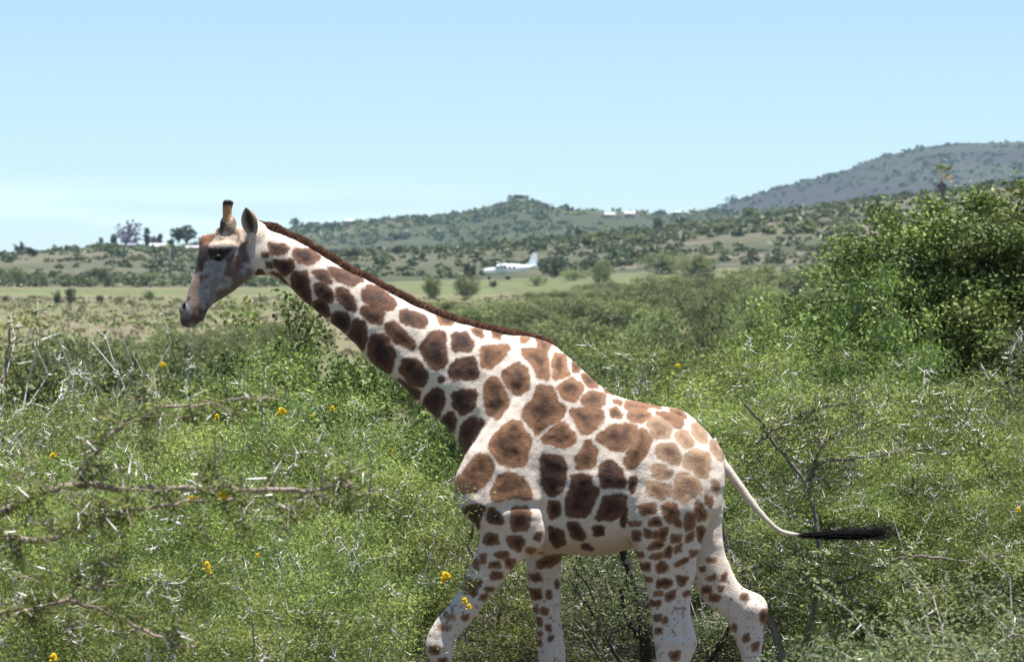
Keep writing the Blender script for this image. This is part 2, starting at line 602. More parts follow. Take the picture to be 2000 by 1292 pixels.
def crown_points(rng, n, rx, ry, z0, z1, shell=0.5, lump=0.35, seed=0, flat=1.0):
    """points spread through an uneven crown"""
    d = unit(rng.normal(size=(n * 2, 3)))
    ang = np.arctan2(d[:, 1], d[:, 0])
    l = 1 + lump * (fbm(ang * 1.4 + 10, d[:, 2] * 2.2 + 5, seed, 3) * 1.6)
    r = rng.uniform(0, 1, n * 2) ** shell * np.clip(l, .62, 1.2)
    zc, zr = (z0 + z1) / 2, (z1 - z0) / 2
    P = np.stack([d[:, 0] * r * rx, d[:, 1] * r * ry, zc + d[:, 2] * r * zr * flat], 1)
    P = P[(P[:, 2] > 0.05)]
    return P[:n]


def thorns_arrays(rng, A, B, n, ln=(0.035, 0.085), r=0.0044):
    i = rng.integers(0, len(A), n)
    t = rng.uniform(0, 1, (n, 1))
    p = A[i] + (B[i] - A[i]) * t
    d = unit(rng.normal(size=(n, 3)))
    L = rng.uniform(*ln, (n, 1))
    return tube_arrays(p, p + d * L, np.full(n, r), np.full(n, r * 0.25), 3)


def make_plant(name, seed, rx, ry, h, n_tips, per_tip, leaf, ratio, spread, mat, bark, stems=5, shell=0.5, z0=0.05, lump=0.4, tip_r=0.003,
               thorns=0, thorn_mat='thorn', bare=0.0, up=0.35, power=0.45, step=0.25, wob=0.05, low=0.3, sides=5, clump=0.55, thorn_len=(0.035, 0.085), minr=0.0):
    """a plant prototype: meshes for its parts"""
    rng = np.random.default_rng(seed)
    pts = crown_points(rng, n_tips, rx, ry, z0 * h, h, shell, lump, seed)
    N, par, rad, tips = grow(rng, pts, (0, 0, -0.05), step=step, wob=wob, stems=stems, tip_r=tip_r, power=power, low=low)
    i = np.arange(1, len(N))
    keep = i[rad[i] >= minr]
    V, Fq = tube_arrays(N[par[keep]], N[keep], np.maximum(rad[par[keep]] * 0.9, rad[keep]), rad[keep], sides)
    parts = {'branches': (mesh_np(name + '_branches', V, Fq, M[bark]), None)}
    live = tips[rng.uniform(0, 1, len(tips)) > bare]
    tt = np.clip(0.46 + 1.15 * fbm(N[live][:, 0] * 1.9 + 7, N[live][:, 2] * 2.3 + N[live][:, 1] * 1.3, seed, 3) + rng.normal(size=len(live)) * 0.22, 0, 1)
    k = rng.poisson(per_tip, len(live))
    ci = np.repeat(np.arange(len(live)), k)
    back = rng.uniform(0, 1, (len(ci), 1)) ** 1.5
    tipn = live[ci]
    cen = N[tipn] + (N[par[tipn]] - N[tipn]) * back * 0.8
    P = cen + rng.normal(size=(len(ci), 3)) * np.array(spread)
    tone = np.clip(tt[ci] * clump + rng.uniform(0, 1, len(ci)) * (1 - clump), 0, 1)
    P[:, 2] = np.maximum(P[:, 2], 0.03)
    V, Fq, t = leaf_arrays(rng, P, np.full(len(P), leaf), ratio, up, tone)
    parts['foliage'] = (mesh_np(name + '_foliage', V, Fq, M[mat], False, {'tone': t}), 'stuff')
    if thorns:
        sel = i[rad[i] < tip_r * 6]
        V, Fq = thorns_arrays(rng, N[par[sel]], N[sel], thorns, thorn_len)
        parts['thorns'] = (mesh_np(name + '_thorns', V, Fq, M[thorn_mat]), 'stuff')
    return parts


def plant_size(parts, top=99.4):
    me = parts['foliage'][0]
    a = np.zeros(len(me.vertices) * 3, np.float32)
    me.vertices.foreach_get('co', a)
    a = a.reshape(-1, 3)
    return float(np.percentile(a[:, 2], top)), float(np.percentile(np.abs(a[:, :2]), 97))


def place(parts, name, label, cat, loc, scale=(1, 1, 1), rz=0.0, group=None):
    o = thing(name, label, cat, loc, rz, scale, group)
    for pn, (me, kind) in parts.items():
        add(pn, me, o, kind)
    return o


ORD = ['', 'first', 'second', 'third', 'fourth', 'fifth', 'sixth', 'seventh', 'eighth', 'ninth', 'tenth', 'eleventh', 'twelfth', 'thirteenth',
       'fourteenth', 'fifteenth', 'sixteenth', 'seventeenth', 'eighteenth', 'nineteenth', 'twentieth']

# ---- prototypes (about 1 m half-width, 1 m high unless said)
THORN = [make_plant('thornbush_%d' % s, 100 + s, 1.6, 1.4, 2.7, 190, 400, 0.036, 0.27, (0.135, 0.135, 0.045), 'acacia', 'bark', stems=6, shell=0.36,
                    thorns=1900, bare=0.05, tip_r=0.0037, thorn_len=(0.04, 0.11)) for s in range(3)]
GREYTHORN = [make_plant('grey_thornbush', 140, 1.6, 1.4, 2.6, 190, 330, 0.034, 0.28, (0.125, 0.125, 0.048), 'acacia_grey', 'bark', stems=6, shell=0.36,
                        thorns=1800, bare=0.14, tip_r=0.0044)]
LEAFY = [make_plant('leafy_bush_%d' % s, 160 + s, 1.5, 1.3, 2.8, 230, 125, 0.056, 0.55, (0.100, 0.100, 0.065), 'leafy', 'bark', stems=5,
                    thorns=300, tip_r=0.0035) for s in range(2)]
TWIGGY = [make_plant('twiggy_bush', 180, 1.5, 1.2, 2.7, 420, 42, 0.036, 0.42, (0.09, 0.09, 0.06), 'acacia', 'dead_wood', stems=6,
                     thorns=2200, bare=0.35, tip_r=0.0042)]
TREE = [make_plant('dark_tree', 190, 1.75, 1.6, 4.8, 300, 240, 0.062, 0.55, (0.130, 0.130, 0.085), 'tree', 'bark_dark', stems=3, z0=0.12,
                   shell=0.36, lump=0.3, tip_r=0.004, low=0.3, clump=0.4)]
MID = [make_plant('scrub_bush_%d' % s, 200 + s, 1.9, 1.7, 2.6, 150, 34, 0.15, 0.55, (0.17, 0.17, 0.11), 'scrub', 'bark', stems=5,
                  tip_r=0.007, step=0.4, sides=4, minr=0.008, shell=0.45) for s in range(4)]
MIDDARK = [make_plant('dark_scrub_bush_%d' % s, 220 + s, 1.9, 1.7, 2.6, 130, 34, 0.16, 0.55, (0.16, 0.16, 0.11), 'scrub_dark', 'bark_dark', stems=5,
                      tip_r=0.007, step=0.4, sides=4, minr=0.008, shell=0.45) for s in range(2)]
FAR = [make_plant('hill_bush_%d' % s, 240 + s, 2.0, 1.9, 2.6, 60, 12, 0.5, 0.7, (0.25, 0.25, 0.16), 'scrub', 'bark_dark', stems=4,
                  tip_r=0.02, step=0.8, sides=4, minr=0.03, shell=0.42) for s in range(3)]
FARDARK = [make_plant('dark_hill_bush_%d' % s, 250 + s, 2.0, 1.9, 2.8, 60, 12, 0.5, 0.7, (0.25, 0.25, 0.16), 'scrub_dark', 'bark_dark', stems=4,
                      tip_r=0.02, step=0.8, sides=4, minr=0.03, shell=0.42) for s in range(2)]

rnd = random.Random(5)


def bush(protos, name, u, vtop, Y, half_w, label, base_h, base_w, cat='bush', group=None, idx=None):
    """a plant whose top shows at row vtop"""
    g = ground_at(u, Y)
    h = max(0.5, CAM_Z + (HORIZON - vtop) / FPX * Y - g[2])
    p = protos[rnd.randrange(len(protos)) if idx is None else idx]
    base_h, base_w = plant_size(p, 99.85 if protos is TREE else 99.4)
    s = half_w / base_w
    return place(p, name, label, cat, tuple(g), (s, s, h / base_h), (0.8 + 2.1 * (u < 1900)) if protos is TREE else rnd.uniform(0, 6.28), group)


# ------------------------------------------------------------------ far hillside scrub, one mass
rng = np.random.default_rng(77)


def scrub_mass(name, n, Yr, ur, size, quads, mat, seed, dens_seed, thr):
    rg = np.random.default_rng(seed)
    Y = rg.uniform(Yr[0], Yr[1], n * 4)
    u = rg.uniform(ur[0], ur[1], n * 4)
    X = (u - 1000) / FPX * Y
    keep = fbm(X / (0.03 * Y), Y / 70, dens_seed, 3) > thr + rg.normal(size=len(X)) * 0.2
    X, Y = X[keep][:n], Y[keep][:n]
    Z = terrain_z(X, Y)
    s = rg.uniform(size[0], size[1], len(X)) * (0.7 + 0.6 * rg.uniform(0, 1, len(X)) ** 3)
    ci = np.repeat(np.arange(len(X)), quads)
    d = unit(rg.normal(size=(len(ci), 3)))
    d[:, 2] = np.abs(d[:, 2]) * 0.85
    r = rg.uniform(0.5, 1, len(ci))[:, None]
    P = np.stack([X, Y, Z], 1)[ci] + d * r * s[ci][:, None] * np.array([1, 1, 0.9])
    tone = np.clip(rg.uniform(0, 1, len(X))[ci] * 0.6 + rg.uniform(0, 1, len(ci)) * 0.4, 0, 1)
    V, Fq, t = leaf_arrays(rg, P, s[ci] * 0.75, 0.75, 0.5, tone)
    return mesh_np(name, V, Fq, M[mat], False, {'tone': t})


def mass(name, label, me):
    o = add(name, me, kind='stuff')
    o['label'] = label
    o['category'] = 'scrub'
    return o


mass('hillside_scrub', 'scattered olive scrub covering the near hillside beyond the airstrip', scrub_mass('hillside_scrub', 4000, (775, 1330), (-500, 2600), (0.6, 2.2), 24, 'scrub_hill', 1, 51, -0.02))
mass('hillside_scrub', 'dark scattered scrub clumps on the near hillside beyond the airstrip', scrub_mass('hillside_scrub_dark', 900, (785, 1340), (-500, 2600), (0.6, 2.2), 24, 'scrub_dark', 2, 61, 0.0))
mass('airstrip_scrub', 'low scrub lining the far side of the airstrip at left', scrub_mass('airstrip_scrub', 700, (655, 790), (-400, 700), (.7, 1.7), 24, 'scrub_hill', 6, 53, -0.15))
mass('ridge_scrub', 'dense bluish green scrub on the long middle ridge', scrub_mass('ridge_scrub', 3600, (1700, 2620), (200, 2300), (1.6, 4.4), 16, 'scrub_dark', 3, 71, -0.05))
mass('ridge_scrub', 'paler scrub between the dark clumps on the long middle ridge', scrub_mass('ridge_scrub_pale', 1500, (1700, 2620), (200, 2300), (1.6, 4.0), 14, 'scrub', 4, 81, -0.02))
mass('mountain_scrub', 'sparse dark scrub on the purple mountain at right', scrub_mass('mountain_scrub', 2600, (3000, 4230), (900, 2900), (2.2, 6.5), 12, 'scrub_dark', 5, 91, 0.06))


# ------------------------------------------------------------------ the far knoll and ridge: trees, houses, pole
def far_tree(name, label, u, vtop, Y, half_w, crown_z0, mat, bark, cat='tree', group=None, seed=0, leaf=0.55, tips=70, per=16, vbase=None, lump=0.45, sp=0.28):
    g = ground_at(u, Y)
    h = max(2.2, CAM_Z + (HORIZON - vtop) / FPX * Y - g[2])
    p = make_plant('far_tree_%d' % seed, 300 + seed, half_w, half_w, h, tips, per, leaf, 0.7, (sp, sp, sp * 0.7), mat, bark, stems=2, z0=crown_z0,
                   shell=0.45, lump=lump, tip_r=0.02, power=0.5, step=0.9, wob=0.12, low=0.35, sides=5)
    p = {('trunk' if k == 'branches' else 'crown'): v for k, v in p.items()}
    return place(p, name, label, cat, tuple(g), (1, 1, 1), 0.0, group or 'trees on the far hills')


YK = 1290.0
far_tree('blossom_tree', 'lilac blossoming tree with a wide airy crown on the left knoll', 252, 432, YK, 5.2, 0.12, 'lilac', 'bark_dark', seed=1, tips=150, per=18, leaf=0.6)
far_tree('blossom_tree', 'small thin lilac tree at the left end of the knoll tree group', 198, 459, YK, 1.0, 0.2, 'lilac', 'bark_dark', seed=2, tips=30, per=10, leaf=0.5)
far_tree('evergreen_tree', 'small dark tree left of the lilac blossoming tree', 222, 456, YK, 1.2, 0.15, 'scrub_dark', 'bark_dark', seed=3, tips=40)
far_tree('evergreen_tree', 'low round dark bush in front of the lilac tree', 259, 470, YK - 20, 2.2, 0.02, 'scrub_dark', 'bark_dark', seed=4, tips=60)
far_tree('conifer_tree', 'narrow dark conifer standing right of the lilac tree', 287, 442, YK, 1.1, 0.05, 'scrub_dark', 'bark_dark', seed=5, tips=60, lump=0.2)
far_tree('conifer_tree', 'short narrow conifer behind the white roofed house', 312, 453, YK + 15, 0.9, 0.05, 'scrub_dark', 'bark_dark', seed=6, tips=50, lump=0.2)
far_tree('evergreen_tree', 'broad flat topped dark tree on the knoll beside the giraffe face', 358, 441, YK, 4.6, 0.42, 'scrub_dark', 'bark_dark', seed=7, tips=170, per=34)
far_tree('evergreen_tree', 'dark bushy tree between the narrow conifers on the knoll', 299, 458, YK + 10, 1.6, 0.05, 'scrub_dark', 'bark_dark', seed=20, tips=60)
far_tree('evergreen_tree', 'low dark tree beside the flat topped tree on the knoll', 333, 462, YK + 8, 2.0, 0.05, 'scrub_dark', 'bark_dark', seed=21, tips=60)
far_tree('evergreen_tree', 'lone round tree on the skyline at the far left', 41, 475, YK, 2.6, 0.2, 'scrub_dark', 'bark_dark', seed=8, tips=70)
far_tree('evergreen_tree', 'dark upright shrub below the lone skyline tree at left', 63, 502, 1050, 1.3, 0.02, 'scrub_dark', 'bark_dark', seed=9, tips=50)
far_tree('evergreen_tree', 'small skyline tree just above the mane of the giraffe neck', 578, 427, 2560, 4.4, 0.2, 'scrub_dark', 'bark_dark', seed=10, tips=60, leaf=0.9)
far_tree('evergreen_tree', 'tiny skyline tree right of the tree above the mane', 606, 433, 2560, 2.4, 0.2, 'scrub_dark', 'bark_dark', seed=11, tips=40, leaf=0.9)
far_tree('evergreen_tree', 'dark tree standing out on the hillside above the airplane tail', 1131, 447, 1240, 1.6, 0.15, 'scrub_dark', 'bark_dark', seed=12, tips=60)
far_tree('evergreen_tree', 'green round tree at the hill shoulder under the mountain slope', 1465, 404, 1290, 2.8, 0.1, 'scrub', 'bark_dark', seed=13, tips=80)
far_tree('evergreen_tree', 'dark tree beside the small houses on the ridge right of centre', 1286, 424, 1290, 2.2, 0.1, 'scrub_dark', 'bark_dark', seed=14, tips=70)
far_tree('evergreen_tree', 'dark spreading tree right of the ridge houses', 1335, 424, 1295, 2.6, 0.1, 'scrub_dark', 'bark_dark', seed=15, tips=70)
far_tree('evergreen_tree', 'lone skyline shrub where the mountain meets the ridge', 1428, 381, 4150, 7.0, 0.05, 'scrub_dark', 'bark_dark', seed=16, tips=50, leaf=1.6)
far_tree('evergreen_tree', 'dark low trees clump on the slope right of the palm', 1935, 351, 1290, 4.2, 0.05, 'scrub_dark', 'bark_dark', seed=17, tips=90)
far_tree('evergreen_tree', 'dark shrub at the right edge beyond the big leafy tree', 1992, 345, 1290, 1.6, 0.05, 'scrub_dark', 'bark_dark', seed=18, tips=60)
far_tree('evergreen_tree', 'rounded bushy summit clump on the middle ridge top', 1012, 389, 2590, 7.0, 0.02, 'scrub_dark', 'bark_dark', seed=19, tips=90, leaf=1.2)


def house(label, u, Y, w, d, wall_h, roof_h, walls, roofm='white_roof', rz=0.0, windows=2):
    g = ground_at(u, Y)
    o = thing('house', label, 'house', (g[0], g[1], g[2] - 0.3), rz, (1, 1, 1), 'houses on the far hills')
    mb = MB()
    mb.box((0, 0, (wall_h + 0.3) / 2), (w, d, wall_h + 0.3))
    wl_ = add('wall', mb.mesh('wall', M[walls]), o)
    mb = MB()
    e, H = 0.5, wall_h + 0.3
    a, bb = w / 2 + e, d / 2 + e
    mb.add([(-a, -bb, H - 0.1), (a, -bb, H - 0.1), (a, bb, H - 0.1), (-a, bb, H - 0.1), (-a, 0, H + roof_h), (a, 0, H + roof_h)],
           [(0, 1, 5, 4), (2, 3, 4, 5), (0, 4, 3), (1, 2, 5), (3, 2, 1, 0)])
    add('roof', mb.mesh('roof', M[roofm]), o)
    for k in range(windows):
        x = -w / 2 + w * (k + 0.5 + 0.25) / (windows + 0.5)
        mb = MB()
        mb.box((x, -d / 2 - 0.01, 0.3 + wall_h * 0.55), (1.1, 0.06, 1.0))
        add('window', mb.mesh('window', M['glass']), o)
    mb = MB()
    mb.box((-w / 2 + 0.9, -d / 2 - 0.01, 0.3 + 1.0), (0.9, 0.06, 2.0))
    add('door', mb.mesh('door', M['bark_dark']), o)
    return o


house('white roofed house on the left knoll under the conifers', 311, YK - 12, 5.6, 6.0, 1.3, 1.3, 'house_wall', windows=2)
house('pale roofed low house on the knoll touching the giraffe forehead', 374, YK - 14, 6.6, 5.0, 1.3, 0.7, 'house_wall', windows=3)
house('small dark walled outbuilding below the lilac tree', 256, YK - 60, 5.0, 3.0, 1.2, 0.5, 'pale_wall', 'house_wall', windows=1)
house('small white house on the ridge just above the neck', 684, 2540, 6.0, 5.0, 1.8, 1.6, 'house_wall', windows=1)
house('left one of two white houses on the ridge', 1191, 2380, 6.0, 5.0, 2.4, 1.6, 'pale_wall', windows=1)
house('right one of two white houses on the ridge', 1230, 2400, 6.4, 5.0, 2.6, 1.8, 'pale_wall', windows=1)
house('tiny pinkish white house among the ridge trees', 1324, 2450, 3.6, 4.0, 3.2, 1.2, 'pale_wall', windows=1)

g = ground_at(332, 800)
o = thing('utility_pole', 'weathered wooden utility pole below the knoll houses', 'pole', tuple(g))
hp = CAM_Z + (HORIZON - 484) / FPX * 800 - g[2]
mb = MB()
mb.tube([(0, 0, -0.3), (0, 0, hp)], [0.24, 0.17], 8)
add('post', mb.mesh('post', M['wood_pole'], True), o)
mb = MB()
mb.box((0, -0.2, hp - 0.6), (1.8, 0.12, 0.14))
arm = add('crossarm', mb.mesh('crossarm', M['wood_pole']), o)
for x in (-0.8, 0.0, 0.8):
    mb = MB()
    mb.tube([(x, -0.2, hp - 0.53), (x, -0.2, hp - 0.36)], [0.05, 0.03], 6)
    add('insulator', mb.mesh('insulator', M['pale_wall']), arm)

# ---- palm
g = ground_at(1840, 500)
pt = thing('palm_tree', 'tall palm with a yellow green tuft and brown skirt above the big tree', 'palm', tuple(g))
hp = CAM_Z + (HORIZON - 338) / FPX * 500 - g[2]
mb = MB()
mb.tube([(0, 0, -0.2), (0.1, 0, hp * 0.5), (0, 0, hp)], [0.32, 0.25, 0.24], 9)
add('trunk', mb.mesh('palm_trunk', M['bark_mid'], True), pt)
rg = np.random.default_rng(4)


def fronds(n, el, ln, droop, mat, nm, part, r0=0.0, az=None, w=0.5, zz=hp):
    for k in range(n):
        a = (k / n * 6.283 + rg.uniform(-0.2, 0.2)) if az is None else rg.uniform(*az)
        e = rg.uniform(*el)
        L = rg.uniform(*ln)
        mb = MB()
        d = np.array([math.cos(a) * math.cos(e), math.sin(a) * math.cos(e), math.sin(e)])
        s = np.array([-math.sin(a), math.cos(a), 0])
        nb = 11
        root = np.array([0, 0, zz - r0]) + d * 0.15
        hub = root + d * L * 0.4
        V, Fc = [], []
        for q in range(nb):
            t = (q / (nb - 1) - 0.5) * 2.2
            dd = d * math.cos(t) + s * math.sin(t)
            tip = hub + dd * L * 0.62 + np.array([0, 0, -droop * L * 0.35])
            b0 = hub
            sd = np.cross(dd, (0, 0, 1.0))
            sd = sd / (np.linalg.norm(sd) + 1e-6) * 0.07
            midp = (b0 + tip) / 2 + np.array([0, 0, 0.05])
            i0 = len(V)
            V += [b0, midp + sd, tip, midp - sd]
            Fc.append((i0, i0 + 1, i0 + 2, i0 + 3))
        mb.add(V, Fc)
        mb.tube([root - d * 0.1, hub], [0.03, 0.02], 4)
        me = mb.mesh(nm, M[mat])
        at_ = me.attributes.new('tone', 'FLOAT', 'POINT')
        at_.data.foreach_set('value', np.full(len(me.vertices), rg.uniform(0.2, 1), np.float32))
        add(part, me, pt)


fronds(14, (0.1, 1.3), (1.2, 1.7), 0.3, 'palm_green', 'palm_frond', 'frond')
fronds(7, (-0.7, 0.1), (1.1, 1.6), 0.8, 'palm_dry', 'dry_palm_frond', 'dry_frond', 0.2, az=(-0.9, 0.5))
fronds(12, (-1.45, -1.1), (1.2, 1.8), 0.6, 'wood_pole', 'skirt_frond', 'skirt_frond', 0.5)

# ------------------------------------------------------------------ airplane on the strip
g = ground_at(994, 735)
ap = thing('airplane', 'white high wing propeller airplane parked on the green airstrip', 'airplane', tuple(g), -0.10)


def ell(x, zc, hh, hw, n=16, p=2.4):
    r = []
    for q in np.arange(n) / n * 2 * math.pi:
        c, s = math.cos(q), math.sin(q)
        r.append((x, hw * math.copysign(abs(c) ** (2 / p), c), zc + hh * math.copysign(abs(s) ** (2 / p), s)))
    return r


mb = MB()
mb.rings([ell(*a) for a in [(-5.1, 1.72, .22, .22), (-4.85, 1.72, .45, .42), (-4.2, 1.72, .58, .55), (-3.4, 1.74, .66, .64), (-3.0, 1.8, .76, .7),
                            (-2.3, 2.02, 1.02, .8), (-1.2, 2.08, 1.08, .82), (0.6, 2.1, 1.04, .82), (1.8, 2.2, .86, .7), (3.0, 2.33, .62, .5),
                            (4.2, 2.46, .42, .3), (5.2, 2.56, .26, .14)]])
add('fuselage', mb.mesh('fuselage', M['white_paint'], True), ap)
mb = MB()
mb.add([(2.6, -.09, 2.7), (3.9, -.09, 3.35), (4.75, -.04, 5.35), (5.65, -.04, 5.35), (5.6, -.09, 2.4), (2.6, .09, 2.7), (3.9, .09, 3.35), (4.75, .04, 5.35), (5.65, .04, 5.35), (5.6, .09, 2.4)],
       [(0, 1, 2, 3, 4), (9, 8, 7, 6, 5), (0, 5, 6, 1), (1, 6, 7, 2), (2, 7, 8, 3), (3, 8, 9, 4), (4, 9, 5, 0)])
add('tail_fin', mb.mesh('tail_fin', M['white_paint']), ap)


def foil(y, x0, x1, z, th):
    c = x1 - x0
    return [(x0, y, z), (x0 + c * .12, y, z + th), (x0 + c * .4, y, z + th * 1.2), (x1, y, z + .02), (x0 + c * .4, y, z - th * .35), (x0 + c * .1, y, z - th * .4)]


for s in (-1, 1):
    mb = MB()
    mb.rings([foil(s * .5, -2.1, -.3, 3.14, .22), foil(s * 3.5, -2.1, -.35, 3.24, .20), foil(s * 7.6, -1.85, -.75, 3.36, .07)])
    add('wing', mb.mesh('wing', M['white_paint'], True), ap)
    mb = MB()
    mb.tube([(-1.1, s * .75, 1.35), (-1.35, s * 3.6, 3.15)], .06, 6)
    add('wing_strut', mb.mesh('wing_strut', M['white_paint'], True), ap)
    mb = MB()
    mb.rings([foil(s * .1, 4.4, 5.5, 2.62, .06), foil(s * 2.9, 4.75, 5.5, 2.66, .04)])
    add('tailplane', mb.mesh('tailplane', M['white_paint'], True), ap)
    for k, x in enumerate((-2.3, -1.45, -.6, .25, 1.1)):
        mb = MB()
        mb.box((x, s * .79, 2.42), (.48, .08, .42))
        add('window', mb.mesh('cabin_window', M['glass']), ap)
    mb = MB()
    mb.tube([(-.2, s * .6, 1.2), (-.2, s * 1.5, .42)], .07, 6)
    add('gear_leg', mb.mesh('gear_leg', M['grey_metal'], True), ap)
    mb = MB()
    mb.tube([(-.2, s * 1.4, .38), (-.2, s * 1.62, .38)], .38, 14)
    add('wheel', mb.mesh('wheel', M['rubber'], True), ap)
mb = MB()
mb.add([(-2.95, -.6, 2.48), (-2.95, .6, 2.48), (-2.38, .66, 2.98), (-2.38, -.66, 2.98)], [(0, 1, 2, 3)])
mb.add([(-3.0, -.6, 2.5), (-3.0, .6, 2.5), (-2.43, .66, 3.0), (-2.43, -.66, 3.0)], [(3, 2, 1, 0)])
add('windscreen', mb.mesh('windscreen', M['glass']), ap)
mb = MB()
mb.tube([(-3.9, 0, 1.2), (-3.95, 0, .35)], .06, 6)
add('gear_leg', mb.mesh('nose_leg', M['grey_metal'], True), ap)
mb = MB()
mb.tube([(-3.95, -.1, .3), (-3.95, .1, .3)], .3, 12)
add('wheel', mb.mesh('nose_wheel', M['rubber'], True), ap)
mb = MB()
mb.rings([ell(-5.1, 1.72, .2, .2, 10, 2), ell(-5.35, 1.72, .13, .13, 10, 2), ell(-5.5, 1.72, .02, .02, 10, 2)])
pr = add('propeller', mb.mesh('propeller_hub', M['grey_metal'], True), ap)
for k in range(3):
    a = k * 2.094 + .5
    d = np.array([0, math.cos(a), math.sin(a)])
    s = np.array([.08, -math.sin(a) * .12, math.cos(a) * .12])
    mb = MB()
    c0 = np.array([-5.22, 0, 1.72])
    mb.add([c0 + d * .1 - s, c0 + d * .1 + s, c0 + d * 1.2 + s * .7, c0 + d * 1.2 - s * .7, c0 + d * .1 - s + (.03, 0, 0), c0 + d * .1 + s + (.03, 0, 0), c0 + d * 1.2 + s * .7 + (.03, 0, 0), c0 + d * 1.2 - s * .7 + (.03, 0, 0)],
           [(0, 1, 2, 3), (7, 6, 5, 4), (0, 4, 5, 1), (1, 5, 6, 2), (2, 6, 7, 3), (3, 7, 4, 0)])
    add('blade', mb.mesh('blade', M['grey_metal']), pr)

# ------------------------------------------------------------------ bushes around the strip and on the dry grass
def strip_bush(label, u, vtop, vbase, wpx, Y, dark=False, name='scrub_bush', rel=MID):
    g = ground_at(u, Y)
    ps = MIDDARK if dark else rel
    h = (vbase - vtop) / FPX * Y
    g = g + np.array([0, 0, 0])
    place(ps[rnd.randrange(len(ps))], name, label, 'bush', tuple(g), (wpx / 2 / FPX * Y / 1.9,) * 2 + (h / 2.6,), rnd.uniform(0, 6.28), 'bushes on the hillside' if name == 'hillside_bush' else 'bushes around the airstrip')


strip_bush('large round grey green bush in front of the airstrip below the airplane', 912, 543, 592, 62, 540)
strip_bush('round pale green bush on the airstrip edge close above the neck', 845, 547, 598, 48, 530)
strip_bush('small dark bush on the green strip under the airplane', 964, 553, 568, 22, 640, True)
strip_bush('dark bush just left of the airplane nose', 916, 506, 542, 34, 765, True)
strip_bush('dark green bush right of the airplane tail', 1082, 510, 550, 62, 730, True)
strip_bush('low bush in front of the airplane tail', 1048, 545, 565, 42, 640)
strip_bush('upright green bush right of the airstrip centre', 1175, 520, 572, 50, 610)
strip_bush('low green bush beside the upright bush by the airstrip', 1120, 530, 552, 60, 680)
strip_bush('dark bush on the slope behind the airstrip right of the airplane', 1138, 512, 530, 32, 800, True)
strip_bush('wide green bush on the right half of the airstrip', 1300, 498, 540, 110, 690)
strip_bush('bright green bush right of the wide airstrip bush', 1365, 505, 550, 90, 660)
strip_bush('tall dark hedge like bush above the left airstrip', 192, 536, 563, 64, 740, True)
strip_bush('olive bush at the far left above the airstrip', 32, 538, 566, 44, 720)
strip_bush('small bush between far left bush and dark hedge', 128, 545, 562, 34, 735)
strip_bush('greyish bush above the airstrip near the giraffe nose', 300, 546, 561, 40, 750)
strip_bush('left clump of the paired dark shrubs on the dry grass', 110, 566, 596, 20, 470, True)
strip_bush('right clump of the paired dark shrubs on the dry grass', 138, 562, 598, 24, 470, True)
strip_bush('small dark shrub on the dry grass right of the paired shrubs', 196, 578, 592, 18, 500, True)
strip_bush('grey shrub on the dry grass midway to the giraffe nose', 232, 582, 597, 24, 490)
strip_bush('small dark shrub at the left edge of the dry grass', 9, 580, 594, 16, 500, True)
strip_bush('pale shrub on the dry grass left of the giraffe nose', 292, 566, 586, 30, 520)
strip_bush('tiny dark shrub low on the dry grass', 68, 612, 624, 14, 380, True)
strip_bush('small grey shrub beneath the giraffe chin', 512, 572, 586, 26, 500)

for k, (u, v0, v1, w, Y, dk) in enumerate([(645, 500, 520, 30, 1000, 1), (690, 496, 516, 46, 1010, 1), (775, 480, 498, 28, 1060, 1), (790, 478, 492, 22, 1100, 0), (860, 484, 500, 26, 1050, 0),
                                            (965, 472, 486, 20, 1080, 1), (1000, 474, 486, 30, 1090, 0), (1042, 462, 474, 18, 1150, 1), (1150, 484, 510, 36, 950, 0), (1185, 470, 486, 60, 1020, 0),
                                            (1240, 484, 500, 50, 960, 0), (1235, 452, 466, 40, 1150, 1), (1345, 446, 458, 46, 1160, 0), (1370, 480, 492, 34, 980, 1), (1420, 460, 474, 48, 1020, 0),
                                            (1465, 460, 474, 30, 1040, 1), (1500, 482, 498, 36, 930, 0), (1545, 460, 472, 36, 1020, 1), (1580, 462, 490, 44, 920, 0), (1640, 440, 452, 36, 1080, 0),
                                            (1655, 468, 488, 60, 900, 0), (1722, 412, 424, 30, 1200, 1), (1530, 430, 440, 30, 1190, 0), (1600, 418, 428, 26, 1220, 0)]):
    side = 'dark' if dk else 'olive'
    strip_bush('%s hillside bush, %s from the left of the larger bushes above the airstrip' % (side, ORD[k + 1] if k < 20 else '%dth' % (k + 1) if k > 22 else ['twenty first', 'twenty second', 'twenty third'][k - 20]),
               u, v0, v1, w, Y, bool(dk), 'hillside_bush', FAR if not dk else FAR)

